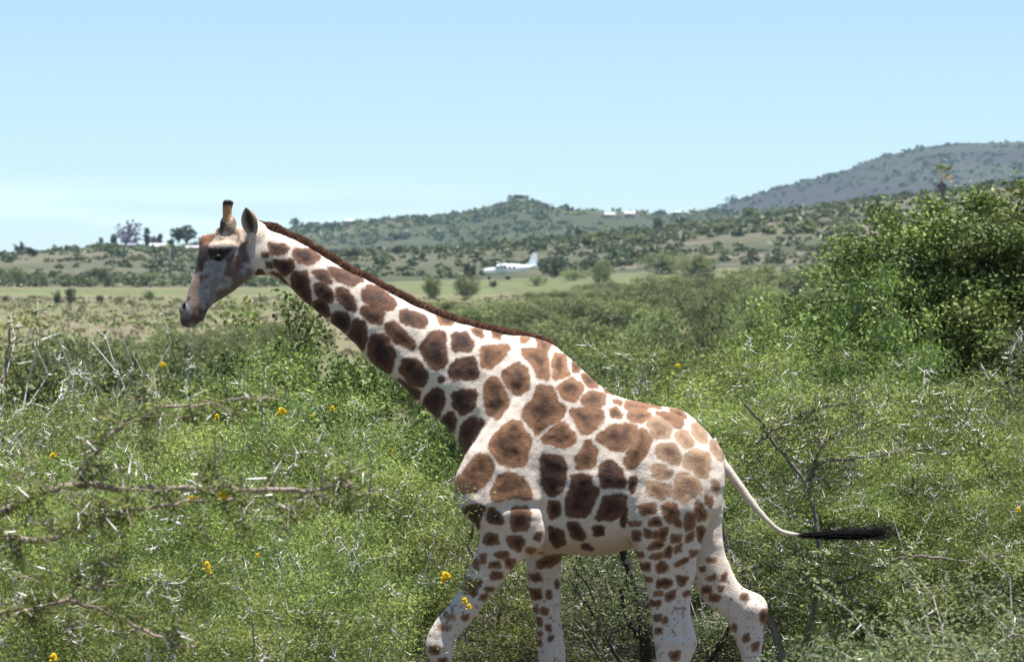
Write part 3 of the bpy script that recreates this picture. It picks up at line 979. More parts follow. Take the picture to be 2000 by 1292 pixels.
# ---- rows of scrub in the middle distance
rowspec = [
    (62, 'in the closest row of hazy scrub', [(40, 690), (150, 700), (255, 712), (360, 722), (470, 720), (560, 712), (930, 735), (1030, 730), (1120, 720), (1210, 710), (1300, 700), (1400, 690), (1500, 672)], 0.62),
    (88, 'in the second row of hazy scrub', [(60, 672), (170, 655), (300, 688), (420, 690), (520, 682), (870, 690), (960, 692), (1060, 690), (1150, 682), (1250, 672), (1345, 662), (1440, 650), (1530, 640)], 0.72),
    (120, 'in the third row of hazy scrub', [(90, 668), (220, 660), (350, 664), (470, 660), (820, 660), (915, 662), (1010, 664), (1105, 656), (1200, 650), (1300, 640), (1400, 628), (1490, 618), (1580, 610)], 0.85),
    (165, 'in the fourth row of hazy scrub', [(150, 648), (290, 646), (420, 648), (540, 646), (780, 640), (880, 640), (985, 640), (1080, 634), (1180, 628), (1270, 616), (1370, 606), (1460, 596), (1550, 588)], 1.0),
    (225, 'in the fifth row of hazy scrub', [(330, 638), (460, 632), (560, 625), (800, 622), (900, 620), (1000, 618), (1090, 612), (1190, 606), (1290, 594), (1390, 580), (1480, 572), (1590, 566)], 1.15),
    (310, 'in the sixth row of hazy scrub', [(520, 622), (800, 606), (850, 596), (915, 600), (965, 592), (1030, 588), (1090, 590), (1150, 578), (1215, 580), (1270, 570), (1330, 560), (1385, 562), (1440, 548), (1510, 548), (1570, 540), (1630, 540)], 1.7),
    (410, 'in the seventh row of hazy scrub', [(880, 590), (950, 586), (1010, 580), (1070, 572), (1125, 574), (1180, 560), (1235, 556), (1285, 546), (1340, 542), (1400, 536), (1455, 530), (1510, 530), (1570, 524), (1660, 516)], 1.9),
    (500, 'in the last scrub row before the airstrip', [(1050, 572), (1105, 562), (1160, 556), (1215, 546), (1265, 540), (1320, 532), (1375, 526), (1430, 522), (1490, 518), (1550, 516), (1620, 508)], 1.9),
]
for Y, phrase, spots, hw in rowspec:
    for k, (u, vt) in enumerate(spots):
        u += rnd.uniform(-14, 14)
        vt += rnd.uniform(-5, 8)
        dk = rnd.random() < 0.12
        bush(MIDDARK if dk else MID, 'scrub_bush', u, vt, Y * rnd.uniform(0.95, 1.05), hw * rnd.uniform(1.15, 1.6), '%s bush %s, %s from the left' % ('dark green' if dk else 'soft grey green', phrase, ORD[k + 1]),
             2.75, 2.1, group='rows of hazy scrub bushes')

def tussocks(name, label, n, Yr, ur, size, mat, seed):
    rg_ = np.random.default_rng(seed)
    Y = Yr[0] + (Yr[1] - Yr[0]) * rg_.uniform(0, 1, n)
    u = rg_.uniform(ur[0], ur[1], n)
    X = (u - 1000) / FPX * Y
    keep = fbm(X / 9, Y / 22, seed, 3) > rg_.normal(size=n) * .25
    X, Y = X[keep], Y[keep]
    P = np.stack([X, Y, terrain_z(X, Y)], 1)
    ci = np.repeat(np.arange(len(P)), 9)
    s_ = rg_.uniform(*size, len(P))[ci]
    Q = P[ci] + rg_.normal(size=(len(ci), 3)) * s_[:, None] * np.array([.5, .5, 0]) + np.array([0, 0, 1]) * (s_ * rg_.uniform(.2, .7, len(ci)))[:, None]
    V, Fq, t = leaf_arrays(rg_, Q, s_ * 1.1, .45, 0.0, rg_.uniform(0, 1, len(ci)))
    o_ = add(name, mesh_np(name, V, Fq, M[mat], False, {'tone': t}), kind='stuff')
    o_['label'] = label
    o_['category'] = 'grass'


M['dry_grass'] = leaf_mat('dry_grass_blade', (.16, .14, .09), (.25, .21, .135), (.34, .29, .19), trans=.3)
tussocks('dry_grass', 'tufts of dry tan grass on the plain before the airstrip', 5200, (215, 562), (-300, 2300), (.22, .5), 'dry_grass', 61)
tussocks('green_tussocks', 'low olive tussocks scattered over the dry plain', 2600, (215, 555), (-300, 2300), (.25, .65), 'scrub', 62)

# ------------------------------------------------------------------ the near thicket
TH, TW = 2.85, 1.75
near = [
    # protos, u, vtop, Y, half width, label
    (TWIGGY, 20, 640, 29, 1.15, 'bush full of bleached bare twigs at the left edge', 'twiggy_bush'),
    (TWIGGY, 255, 640, 34, 0.85, 'slim bush with white twig ends left of the giraffe muzzle', 'twiggy_bush'),
    (GREYTHORN, 150, 700, 32, 1.3, 'grey green thornbush between the two twiggy bushes at left', 'thornbush'),
    (THORN, 400, 735, 33, 1.4, 'thornbush straight below the giraffe muzzle', 'thornbush'),
    (LEAFY, 610, 612, 31, 1.1, 'bright broad leaved bush under the middle of the neck', 'leafy_bush'),
    (LEAFY, 735, 705, 30, 1.0, 'bright broad leaved bush touching the lower edge of the neck', 'leafy_bush'),
    (LEAFY, 520, 690, 34, 1.0, 'broad leaved bush left of the tall one under the neck', 'leafy_bush'),
    (THORN, 60, 800, 25, 1.2, 'thornbush low at the left edge behind the bare branch', 'thornbush'),
    (THORN, 240, 780, 26, 1.2, 'thornbush behind the fork of the bare foreground branch', 'thornbush'),
    (THORN, 430, 775, 26, 1.2, 'thornbush above the middle of the long bare branch', 'thornbush'),
    (THORN, 600, 765, 27, 1.1, 'thornbush with yellow blossoms above the tip of the bare branch', 'thornbush'),
    (THORN, 770, 830, 27, 1.1, 'thornbush in front of the giraffe chest', 'thornbush'),
    (GREYTHORN, 900, 900, 28, 1.2, 'grey green thornbush behind the near foreleg', 'thornbush'),
    (GREYTHORN, 1090, 960, 28.5, 1.2, 'grey green thornbush under the belly between the legs', 'thornbush'),
    (GREYTHORN, 1230, 900, 30, 1.3, 'grey green thornbush seen between far foreleg and near hind leg', 'thornbush'),
    (THORN, 1180, 740, 33, 1.4, 'thornbush rising over the middle of the back', 'thornbush'),
    (THORN, 1350, 690, 34, 1.5, 'thornbush rising behind the rump', 'thornbush'),
    (THORN, 1490, 690, 32, 1.5, 'thornbush above and right of the rump', 'thornbush'),
    (LEAFY, 1450, 655, 43, 1.3, 'broad leaved bush far behind the rump', 'leafy_bush'),
    (LEAFY, 1610, 585, 43, 1.2, 'broad leaved bush left of the big dark tree', 'leafy_bush'),
    (TREE, 1975, 368, 46, 1.75, 'big dark leafy tree at the right edge', 'leafy_tree'),
    (TREE, 1812, 374, 45, 1.5, 'dark leafy tree in front of the tall palm', 'leafy_tree'),
    (LEAFY, 1725, 545, 42, 0.9, 'broad leaved bush against the left foot of the big tree', 'leafy_bush'),
    (THORN, 1660, 700, 32, 1.5, 'thornbush below the leafy bush beside the big tree', 'thornbush'),
    (GREYTHORN, 1830, 690, 33, 1.5, 'grey green thornbush under the big tree', 'thornbush'),
    (GREYTHORN, 1990, 660, 32, 1.5, 'grey green thornbush at the right edge under the big tree', 'thornbush'),
    (THORN, 1520, 760, 29.5, 1.3, 'thornbush behind the tail', 'thornbush'),
    (THORN, 1700, 745, 29, 1.4, 'thornbush right of the tail above the tuft', 'thornbush'),
    (THORN, 1880, 750, 29, 1.4, 'thornbush at middle right beyond the tail tuft', 'thornbush'),
    (GREYTHORN, 1430, 880, 29, 1.1, 'grey green thornbush behind the far hind leg', 'thornbush'),
    (GREYTHORN, 1620, 930, 28, 1.0, 'thornbush below the tail tuft', 'thornbush'),
    (THORN, 1790, 900, 27.6, 1.0, 'thornbush right of and below the tail tuft', 'thornbush'),
    (THORN, 1975, 880, 27.5, 1.0, 'thornbush low at the right edge of the thicket', 'thornbush'),
    (THORN, 110, 890, 21, 0.95, 'thornbush under the left end of the bare branch', 'thornbush'),
    (THORN, 330, 900, 21, 1.0, 'thornbush under the middle of the bare branch', 'thornbush'),
    (THORN, 545, 890, 21.5, 0.95, 'thornbush under the right end of the bare branch', 'thornbush'),
    (THORN, 670, 1020, 22.5, 0.42, 'thornbush just left of the raised foreleg', 'thornbush'),
    (THORN, 170, 1090, 18, 0.8, 'low thornbush at the bottom left', 'thornbush'),
    (THORN, 420, 1120, 18, 0.8, 'low thornbush at the bottom below the bare branch', 'thornbush'),
]
BUSH = {}
for k, (pr_, u, vt, Y, hw, label, nm) in enumerate(near):
    if pr_ is TREE:
        BUSH[label] = bush(pr_, nm, u, vt, Y, hw, label, 5.1, 1.95, 'tree', 'dark leafy trees at the right', 0)
    else:
        BUSH[label] = bush(pr_, nm, u, vt, Y, hw, label, TH, TW, 'bush', {'thornbush': 'thornbushes of the near thicket', 'leafy_bush': 'broad leaved bushes of the near thicket', 'twiggy_bush': 'twiggy bushes at the left'}[nm], k % len(pr_))


# ---- plants with limbs drawn out in full
def limb(mb_pts, rg, pts, Y, r0, r1, dy=0.3, root=None, wob=0.004, sub=5):
    """3D limb along photo pixels; appends segments (p0, p1, r0, r1)"""
    P = []
    yy = Y
    for k, (u, v) in enumerate(pts):
        P.append(px(u, v, yy))
        yy += rg.uniform(-dy, dy) * 0.5
    if root is not None:
        a = np.array(root, float)
        b_ = P[0]
        mids = [a + (b_ - a) * t + np.array([0, 0, 0.25 * math.sin(t * math.pi)]) for t in (0.0, 0.35, 0.7)]
        P = mids + P
    out_ = []
    for k in range(len(P) - 1):
        p0, p1 = P[max(k - 1, 0)], P[k]
        p2, p3 = P[k + 1], P[min(k + 2, len(P) - 1)]
        for s in range(sub):
            t = s / sub
            q = 0.5 * ((2 * p1) + (-p0 + p2) * t + (2 * p0 - 5 * p1 + 4 * p2 - p3) * t * t + (-p0 + 3 * p1 - 3 * p2 + p3) * t ** 3)
            out_.append(q + rg.normal(size=3) * wob * (0 if s == 0 and k == 0 else 1))
    out_.append(P[-1])
    out_ = np.array(out_)
    n = len(out_)
    r = r0 + (r1 - r0) * (np.arange(n) / (n - 1)) ** 0.8
    for k in range(n - 1):
        mb_pts.append((out_[k], out_[k + 1], r[k] * (1 + rg.uniform(0, .05)), r[k + 1]))
    return out_


def drawn_plant(name, label, root, limbs, seed, leafmat, bark, twigs, twig_len, per, leaf, ratio, spread, thorns=0, cat='bush', flowers=(), rigid=None):
    rg = np.random.default_rng(seed)
    limbsegs, lines = [], []
    thick = 1.05 if name == 'thorn_tree' and seed == 31 else 1.0
    for (pts, Y, r0, r1, rooted) in limbs:
        segs = []
        limbsegs.append(segs)
        L = limb(segs, rg, pts, Y, r0 * thick, r1 * thick, root=root if rooted else None)
        nroot = 15 if rooted else 0
        lines.append(L[nroot:])
    o = thing(name, label, cat, tuple(root), 0.0, (1, 1, 1), 'open thorn trees')
    base = np.array(root)
    for sg in limbsegs:
        A = np.array([s[0] for s in sg]) - base
        B = np.array([s[1] for s in sg]) - base
        V, Fq = tube_arrays(A, B, np.array([s[2] for s in sg]), np.array([s[3] for s in sg]), 7)
        add('branch', mesh_np(name + '_branch', V, Fq, M[bark]), o)
    allp = np.concatenate(lines) - base
    T0, T1 = [], []
    for k in range(twigs):
        p = allp[rg.integers(len(allp))]
        d = unit(rg.normal(size=3) * np.array([1, 0.7, 0.7]) + np.array([0, 0, 0.25]))
        q = p + d * rg.uniform(*twig_len)
        m_ = (p + q) / 2 + rg.normal(size=3) * 0.02
        T0 += [p, m_]
        T1 += [m_, q]
        for j in range(2):
            e = m_ + unit(rg.normal(size=3)) * twig_len[0] * rg.uniform(.5, 1.1)
            T0.append(m_)
            T1.append(e)
    T0, T1 = np.array(T0), np.array(T1)
    V, Fq = tube_arrays(T0, T1, np.full(len(T0), .0026), np.full(len(T0), .0016), 4)
    add('twigs', mesh_np(name + '_twigs', V, Fq, M[bark]), o, 'stuff')
    i = rg.integers(0, len(T0), per * twigs)
    t = rg.uniform(0, 1, (len(i), 1))
    tn = rg.uniform(0, 1, len(T0))
    P = T0[i] + (T1[i] - T0[i]) * t + rg.normal(size=(len(i), 3)) * np.array(spread)
    V, Fq, tt = leaf_arrays(rg, P, np.full(len(P), leaf), ratio, .3, np.clip(tn[i] * .5 + rg.uniform(0, 1, len(i)) * .5, 0, 1))
    add('foliage', mesh_np(name + '_foliage', V, Fq, M[leafmat], False, {'tone': tt}), o, 'stuff')
    if thorns:
        V, Fq = thorns_arrays(rg, T0, T1, thorns)
        add('thorns', mesh_np(name + '_thorns', V, Fq, M['thorn']), o, 'stuff')
    return o


YF = 14.0
gF = ground_at(-420, YF + 0.4)
branchy = drawn_plant('thorn_tree', 'close thorn tree with long bare branches reaching in from the left edge', gF, [
    ([(-260, 1120), (-120, 1050), (0, 1000), (70, 965), (150, 947), (205, 950), (320, 957), (420, 953), (520, 955), (610, 957), (690, 944)], YF, .026, .006, True),
    ([(150, 947), (178, 895), (225, 840), (275, 808), (330, 795), (400, 790), (500, 770)], YF, .013, .003, False),
    ([(-200, 1110), (-90, 1065), (0, 1050), (60, 1055), (140, 1040), (200, 1012), (260, 995), (340, 985), (420, 970), (520, 985)], YF - .3, .020, .003, True),
    ([(140, 1040), (165, 1015), (190, 990), (205, 975)], YF - .3, .008, .003, False),
    ([(-160, 1240), (-40, 1195), (50, 1190), (130, 1172), (220, 1200), (300, 1240), (380, 1262)], YF + .2, .014, .004, True),
    ([(130, 1172), (150, 1145), (200, 1150)], YF + .2, .006, .003, False),
    ([(610, 957), (640, 975), (660, 990)], YF, .005, .002, False),
    ([(-150, 800), (-60, 760), (0, 745), (15, 690), (22, 640)], YF + .6, .014, .004, True),
], 31, 'acacia', 'bark_brown', 150, (.08, .26), 105, .028, .27, (.022, .022, .016), thorns=300)

YR = 26.4
gR = ground_at(1560, YR + .2)
drawn_plant('thorn_tree', 'open thorn tree with crooked grey branches around the tail tuft', gR, [
    ([(1545, 1350), (1500, 1200), (1450, 1115), (1418, 1062), (1405, 1000)], YR, .045, .018, True),
    ([(1500, 1180), (1530, 1140), (1600, 1150), (1650, 1160), (1678, 1178)], YR - .2, .016, .006, False),
    ([(1450, 1115), (1490, 1103), (1560, 1112), (1640, 1100), (1730, 1108)], YR - .2, .018, .006, False),
    ([(1640, 1100), (1632, 1075), (1640, 1050)], YR - .2, .007, .003, False),
    ([(1560, 1300), (1600, 1120), (1580, 960), (1500, 850), (1490, 828), (1455, 790)], YR + .2, .034, .008, True),
    ([(1500, 850), (1470, 872), (1445, 895)], YR + .2, .011, .004, False),
    ([(1500, 845), (1560, 812), (1620, 792), (1690, 785)], YR, .012, .005, False),
    ([(1580, 960), (1600, 905), (1660, 897), (1740, 884), (1790, 872), (1860, 885)], YR - .1, .016, .005, False),
    ([(1575, 940), (1610, 865), (1660, 832), (1720, 822)], YR - .1, .011, .004, False),
    ([(1600, 1150), (1680, 1120), (1780, 1085), (1880, 1095), (1960, 1080)], YR, .016, .005, False),
    ([(1600, 1250), (1700, 1180), (1780, 1150), (1880, 1140)], YR - .2, .016, .005, True),
], 33, 'acacia', 'bark_mid', 190, (.14, .34), 80, .036, .28, (.04, .04, .03), thorns=600)

YT = 25.7
gT = ground_at(1268, YT)
drawn_plant('thorn_tree', 'black trunked forked thorn tree behind the legs of the giraffe', gT, [
    ([(1266, 1420), (1262, 1292), (1256, 1210), (1246, 1150), (1222, 1090), (1200, 1010)], YT, .062, .028, True),
    ([(1258, 1250), (1235, 1225), (1218, 1188), (1212, 1150)], YT - .1, .030, .010, False),
    ([(1268, 1400), (1330, 1330), (1385, 1290), (1420, 1230), (1445, 1190)], YT + .2, .034, .008, False),
    ([(1262, 1380), (1210, 1290), (1160, 1200), (1110, 1130)], YT + .2, .018, .006, False),
    ([(1180, 1235), (1150, 1150), (1120, 1110)], YT + .3, .008, .004, False),
], 35, 'acacia_grey', 'bark_dark', 70, (.14, .32), 60, .034, .28, (.04, .04, .03))

# ---- soft low bushes close to the camera at the lower right
FINE = [make_plant('fine_bush', 400, .62, .5, 1.7, 420, 62, 0.024, 0.40, (.045, .045, .035), 'soft', 'bark', stems=7, thorns=120, tip_r=.0018, low=.5, z0=.2, clump=.5)]
for (u, vt, Y, hw, lab) in [(1690, 1180, 15.2, .50, 'soft grey green shrub low to the right of the far hind leg'), (1840, 1150, 15.6, .60, 'soft grey green shrub at the bottom right of the picture'),
                            (1985, 1165, 15.0, .50, 'soft grey green shrub in the bottom right corner')]:
    bush(FINE, 'soft_shrub', u, vt, Y, hw, lab, 1.76, .68, 'shrub', 'soft shrubs at the bottom right', 0)

# ---- yellow blossoms
rg = np.random.default_rng(9)


def blossom_mesh(seed):
    r_ = np.random.default_rng(seed)
    n = 70
    d = unit(r_.normal(size=(n, 3)))
    V, Fq, t = leaf_arrays(r_, d * r_.uniform(.3, 1, (n, 1)) * .016, np.full(n, .014), .6)
    mb = MB()
    for k in range(3):
        c = d[k] * .008
        for i in range(1, 4):
            pass
    return mesh_np('blossom', V, Fq, M['flower'], False)


BL = [blossom_mesh(s) for s in range(3)]


def flower(owner, u, v, Y, s=1.0):
    P = Vector(px(u, v, Y))
    sc = owner.scale
    rz = owner.rotation_euler.z
    d = P - owner.location
    c, sn = math.cos(-rz), math.sin(-rz)
    o = add('blossom', BL[int(rg.integers(3))], owner)
    o.location = ((d.x * c - d.y * sn) / sc.x, (d.x * sn + d.y * c) / sc.y, d.z / sc.z)
    o.rotation_euler.z = -rz
    o.scale = (s / sc.x, s / sc.y, s / sc.z)


def B_(key):
    return next(v for k, v in BUSH.items() if k.startswith(key))


for key, u, v, Y, s in [('thornbush with yellow', 550, 803, 25.6, 1.9), ('thornbush with yellow', 650, 797, 25.7, 1.2), ('thornbush above the middle', 424, 813, 24.6, 1.2),
                        ('thornbush with yellow', 610, 812, 25.7, .8), ('thornbush low at the left', 105, 889, 23.6, 1.4), ('thornbush in front of', 768, 880, 25.7, .8),
                        ('thornbush under the middle', 404, 1104, 19.9, 1.5), ('thornbush under the middle', 408, 1116, 19.9, 1.2), ('thornbush just left', 870, 1124, 21.5, 1.7),
                        ('thornbush just left', 866, 1132, 21.5, 1.2), ('thornbush just left', 908, 1172, 21.6, 1.2), ('thornbush just left', 916, 1184, 21.6, 1.2),
                        ('thornbush under the right', 503, 1084, 20.4, .8), ('low thornbush at the bottom left', 105, 1283, 17.1, 1.3), ('thornbush at middle right', 1920, 975, 27.6, 1.4),
                        ('thornbush low at the right', 1990, 995, 26.2, 1.2), ('thornbush behind the rump', 1320, 716, 32.5, 1.2) if False else ('thornbush rising behind', 1325, 714, 32.4, 1.3)]:
    flower(B_(key), u, v, Y, s)
for u, v, s in [(374, 973, 1.0), (437, 967, 1.2), (318, 712, .7)]:
    flower(branchy, u, v, 13.8, s)


# ------------------------------------------------------------------ giraffe
S = 300.0               # photo pixels per metre at the giraffe


def gx(u):
    return (u - 1000.0) / S


def gz(v):
    return (1520.0 - v) / S


def catmull(A, sub):
    """smooth resampling of rows of A"""
    A = np.asarray(A, float)
    out_ = []
    n = len(A)
    for k in range(n - 1):
        p0, p1, p2, p3 = A[max(k - 1, 0)], A[k], A[k + 1], A[min(k + 2, n - 1)]
        for s in range(sub):
            t = s / sub
            out_.append(0.5 * (2 * p1 + (p2 - p0) * t + (2 * p0 - 5 * p1 + 4 * p2 - p3) * t * t + (3 * p1 - p0 - 3 * p2 + p3) * t ** 3))
    out_.append(A[-1])
    return np.array(out_)


def loft(mb, secs, n=28, sub=5, p=2.2, egg=0.0):
    """secs rows: u0 v0 u1 v1 y half_width"""
    A = catmull(secs, sub)
    rings = []
    for u0, v0, u1, v1, y, hw in A:
        a = np.array([gx(u0), 0, gz(v0)])
        b_ = np.array([gx(u1), 0, gz(v1)])
        c, d = (a + b_) / 2, (a - b_) / 2
        r = []
        for q in np.arange(n) / n * 2 * math.pi:
            cs, sn = math.cos(q), math.sin(q)
            cs = math.copysign(abs(cs) ** (2 / p), cs)
            sn = math.copysign(abs(sn) ** (2 / p), sn)
            w = hw * (1 - egg * cs)
            r.append(c + d * cs + np.array([0, y + w * sn, 0]))
        rings.append(r)
    mb.rings(rings)


mb = MB()
NECK = [(500, 447, 498, 537, 0, .085), (540, 452, 532, 541, 0, .095), (590, 475, 570, 566, 0, .105), (640, 504, 602, 593, 0, .115), (690, 533, 640, 626, 0, .122), (740, 559, 684, 664, 0, .132),
        (790, 586, 725, 708, 0, .145), (850, 613, 775, 745, 0, .16), (920, 636, 830, 797, 0, .185), (985, 651, 872, 836, 0, .21), (1040, 658, 906, 885, 0, .24), (1078, 671, 920, 985, 0, .285),
        (1103, 690, 985, 1045, 0, .315), (1135, 720, 1060, 1082, 0, .34), (1172, 752, 1130, 1083, 0, .36), (1212, 776, 1180, 1083, 0, .37), (1272, 790, 1225, 1072, 0, .365), (1322, 798, 1275, 1052, 0, .345),
        (1352, 816, 1332, 1030, 0, .31), (1386, 850, 1378, 1010, 0, .24), (1410, 880, 1406, 960, 0, .13)]
loft(mb, NECK, 36, 5, 2.15, 0.10)
HEAD = [(476, 446, 520, 528, 0, .055), (452, 437, 512, 536, 0, .078), (430, 442, 496, 540, 0, .092), (408, 460, 474, 554, 0, .100), (393, 474, 458, 567, 0, .098), (387, 494, 442, 578, 0, .086),
        (381, 526, 424, 589, 0, .066), (372, 552, 409, 601, 0, .054), (365, 578, 402, 614, 0, .052), (357, 600, 396, 626, 0, .056), (352, 621, 382, 632, 0, .046), (355, 635, 366, 639, 0, .025)]
loft(mb, HEAD, 28, 5, 2.3, 0.06)
# brow ridges, jaw angle, ossicone base, forehead bump
def lump(u, v, y, ru, rv, ry, rot=0.0):
    rings = []
    cr, sr = math.cos(rot), math.sin(rot)
    for k in range(1, 10):
        t = k / 10 * math.pi
        r = []
        for q in np.arange(20) / 20 * 2 * math.pi:
            a, b_, c = math.sin(t) * math.cos(q) * ru, math.sin(t) * math.sin(q) * rv, math.cos(t) * ry
            r.append((gx(u) + (a * cr - b_ * sr) / S, y + c, gz(v) + (a * sr + b_ * cr) / S))
        rings.append(r)
    mb.rings(rings)


for s in (-1, 1):
    lump(438, 484, s * .078, 30, 13, .040, 0.1)
    lump(470, 520, s * .060, 26, 30, .030)
    lump(446, 440, s * .048, 17, 22, .035)
    lump(360, 606, s * .034, 10, 15, .026, 0.25)
lump(404, 474, 0, 16, 18, .05)
lump(500, 470, 0, 34, 40, .085)
lump(490, 500, 0, 34, 40, .085)
lump(376, 628, 0, 18, 9, .045, 0.5)
# near foreleg, raised and reaching forward
loft(mb, [(1005, 735, 1070, 760, -.17, .05), (985, 775, 1066, 800, -.195, .08), (950, 830, 1060, 850, -.232, .105), (908, 890, 1058, 925, -.255, .122), (888, 942, 1062, 985, -.262, .128), (898, 985, 1068, 1035, -.262, .120),
          (935, 1034, 1052, 1066, -.245, .098), (930, 1072, 1008, 1098, -.228, .084), (913, 1111, 975, 1140, -.21, .072), (884, 1169, 937, 1190, -.205, .062), (852, 1207, 906, 1227, -.20, .056), (834, 1240, 888, 1248, -.20, .060),
          (833, 1266, 885, 1274, -.20, .056), (846, 1295, 882, 1300, -.20, .044), (862, 1380, 892, 1380, -.195, .035), (868, 1445, 900, 1445, -.19, .036), (866, 1470, 907, 1472, -.19, .041), (862, 1497, 902, 1500, -.19, .044)], 24, 4)
# far foreleg
loft(mb, [(985, 880, 1092, 900, .19, .09), (1000, 1000, 1096, 1010, .20, .10), (1026, 1085, 1098, 1086, .20, .085), (1030, 1128, 1097, 1128, .20, .075), (1036, 1170, 1097, 1170, .20, .066), (1046, 1211, 1098, 1211, .20, .060),
          (1050, 1260, 1104, 1260, .20, .061), (1052, 1290, 1105, 1290, .20, .058), (1062, 1325, 1102, 1325, .20, .045), (1066, 1400, 1098, 1400, .20, .036), (1064, 1470, 1103, 1470, .20, .041), (1060, 1498, 1100, 1498, .20, .045)], 24, 4)
# near hind leg
loft(mb, [(1290, 820, 1372, 842, -.17, .08), (1262, 872, 1404, 882, -.225, .130), (1242, 932, 1412, 935, -.262, .152), (1225, 992, 1404, 988, -.276, .152), (1225, 1030, 1381, 1024, -.268, .132), (1238, 1072, 1362, 1073, -.245, .108),
          (1254, 1119, 1356, 1112, -.22, .086), (1264, 1161, 1348, 1150, -.20, .066), (1271, 1205, 1346, 1196, -.20, .054), (1274, 1238, 1357, 1232, -.20, .055), (1277, 1262, 1360, 1256, -.20, .056), (1279, 1295, 1342, 1292, -.20, .050),
          (1285, 1340, 1328, 1340, -.20, .042), (1289, 1420, 1324, 1420, -.20, .036), (1286, 1470, 1328, 1470, -.20, .042), (1281, 1498, 1322, 1498, -.20, .046)], 26, 4)
# far hind leg
loft(mb, [(1290, 850, 1402, 876, .15, .11), (1300, 950, 1416, 955, .19, .14), (1318, 1030, 1415, 1050, .20, .12), (1340, 1115, 1428, 1102, .20, .092), (1382, 1182, 1452, 1147, .20, .070), (1411, 1204, 1491, 1166, .20, .060),
          (1428, 1227, 1504, 1190, .20, .058), (1442, 1262, 1498, 1230, .20, .052), (1452, 1296, 1490, 1290, .20, .045), (1455, 1400, 1486, 1400, .20, .036), (1452, 1470, 1491, 1470, .20, .042), (1446, 1498, 1487, 1498, .20, .046)], 24, 4)
lump(1318, 1248, -.225, 36, 17, .040)
lump(1476, 1196, .17, 26, 22, .05, -.6)
lump(860, 1252, -.22, 26, 24, .045)
# tail
loft(mb, [(1372, 880, 1398, 852, 0, .045), (1396, 904, 1416, 890, 0, .042), (1414, 926, 1428, 910, 0, .034), (1440, 958, 1455, 948, 0, .026), (1460, 984, 1474, 976, 0, .020), (1486, 1012, 1497, 1005, 0, .015), (1515, 1036, 1521, 1028, 0, .012),
          (1540, 1046, 1543, 1037, 0, .011), (1572, 1049, 1572, 1040, 0, .011)], 14, 4, 2.0)
bm_me = mb.mesh('giraffe_body_raw')
tmp = bpy.data.objects.new('tmp_body', bm_me)
COL.objects.link(tmp)
md_ = tmp.modifiers.new('r', 'REMESH')
md_.mode = 'VOXEL'
md_.voxel_size = 0.0085
md_.adaptivity = 0.0
md_ = tmp.modifiers.new('s', 'SMOOTH')
md_.factor = 0.5
md_.iterations = 9
bpy.context.view_layer.update()
body = bpy.data.meshes.new_from_object(tmp.evaluated_get(bpy.context.evaluated_depsgraph_get()))
bpy.data.objects.remove(tmp)
bpy.data.meshes.remove(bm_me)
body.name = 'giraffe_body'
nv = len(body.vertices)
BV = np.zeros(nv * 3, np.float32)
body.vertices.foreach_get('co', BV)
BV = BV.reshape(-1, 3).astype(float)
BN = np.zeros(nv * 3, np.float32)
body.vertices.foreach_get('normal', BN)
BN = BN.reshape(-1, 3).astype(float)
bu, bv = BV[:, 0] * S + 1000, 1520 - BV[:, 2] * S
# muscle and skin relief
rel = 0.011 * fbm(bu / 62, bv / 62, 5, 3) + 0.0035 * fbm(bu / 15, bv / 15, 8, 2)


def crease(pts, depth, width, side=-1):
    """a fold of skin along a line on one flank, with a slight swelling beside it"""
    Pl = catmull(pts, 6)
    d = np.full(nv, 1e9)
    for a, b_ in zip(Pl[:-1], Pl[1:]):
        e = b_ - a
        t = np.clip(((bu - a[0]) * e[0] + (bv - a[1]) * e[1]) / (e @ e), 0, 1)
        d = np.minimum(d, np.hypot(bu - a[0] - t * e[0], bv - a[1] - t * e[1]))
    m = (BN[:, 1] * side > 0.15)
    return depth * (-np.exp(-(d / width) ** 2) + 0.45 * np.exp(-((d - 2.4 * width) / (1.6 * width)) ** 2)) * m


rel += crease([(900, 975), (945, 996), (1000, 982), (1055, 985)], .012, 7)
rel += crease([(1030, 1085), (1000, 1060), (975, 1030)], .006, 6)
rel += crease([(1010, 760), (975, 820), (935, 868)], .007, 8)
rel += crease([(1150, 770), (1140, 830), (1160, 900)], .004, 12)
rel += crease([(1385, 1012), (1350, 1050), (1300, 1075)], .008, 8)
rel += crease([(1362, 1085), (1320, 1110), (1290, 1150)], .006, 7)
rel += crease([(1318, 1165), (1326, 1200), (1330, 1232)], .012, 6)
rel += crease([(1290, 880), (1300, 930), (1285, 985)], .004, 12)
rel += crease([(930, 1090), (905, 1150), (880, 1205)], .004, 6)
rel += crease([(1395, 1175), (1435, 1190), (1462, 1232)], .008, 6)
for yy in range(4):
    rel += crease([(1075 + 42 * yy, 860 + 8 * yy), (1085 + 42 * yy, 940), (1075 + 42 * yy, 1020)], .0022, 13)
for q in ((560, 470, 548, 540), (610, 500, 585, 570), (665, 535, 632, 606), (720, 560, 676, 640), (785, 605, 728, 690), (850, 640, 790, 740)):
    rel += crease([(q[0], q[1]), ((q[0] + q[2]) / 2 + 6, (q[1] + q[3]) / 2), (q[2], q[3])], .0028, 8)
rel += -0.012 * np.exp(-((bu - (1058 + (bv - 900) * 0.03)) / 9) ** 2) * smooth01((bv - 790) / 60) * smooth01((1030 - bv) / 40) * (BV[:, 1] < -.1)
rel += -0.018 * np.exp(-((bu - (1236 - (bv - 930) * 0.2)) / 9) ** 2) * smooth01((bv - 870) / 60) * smooth01((1060 - bv) / 40) * (BV[:, 1] < -.1)
fade = np.where((bu < 520) | (bu > 1425), 0.25, 1.0) * np.where(bv > 1100, 0.8, 1.0)
BV = BV + BN * (rel * fade)[:, None]
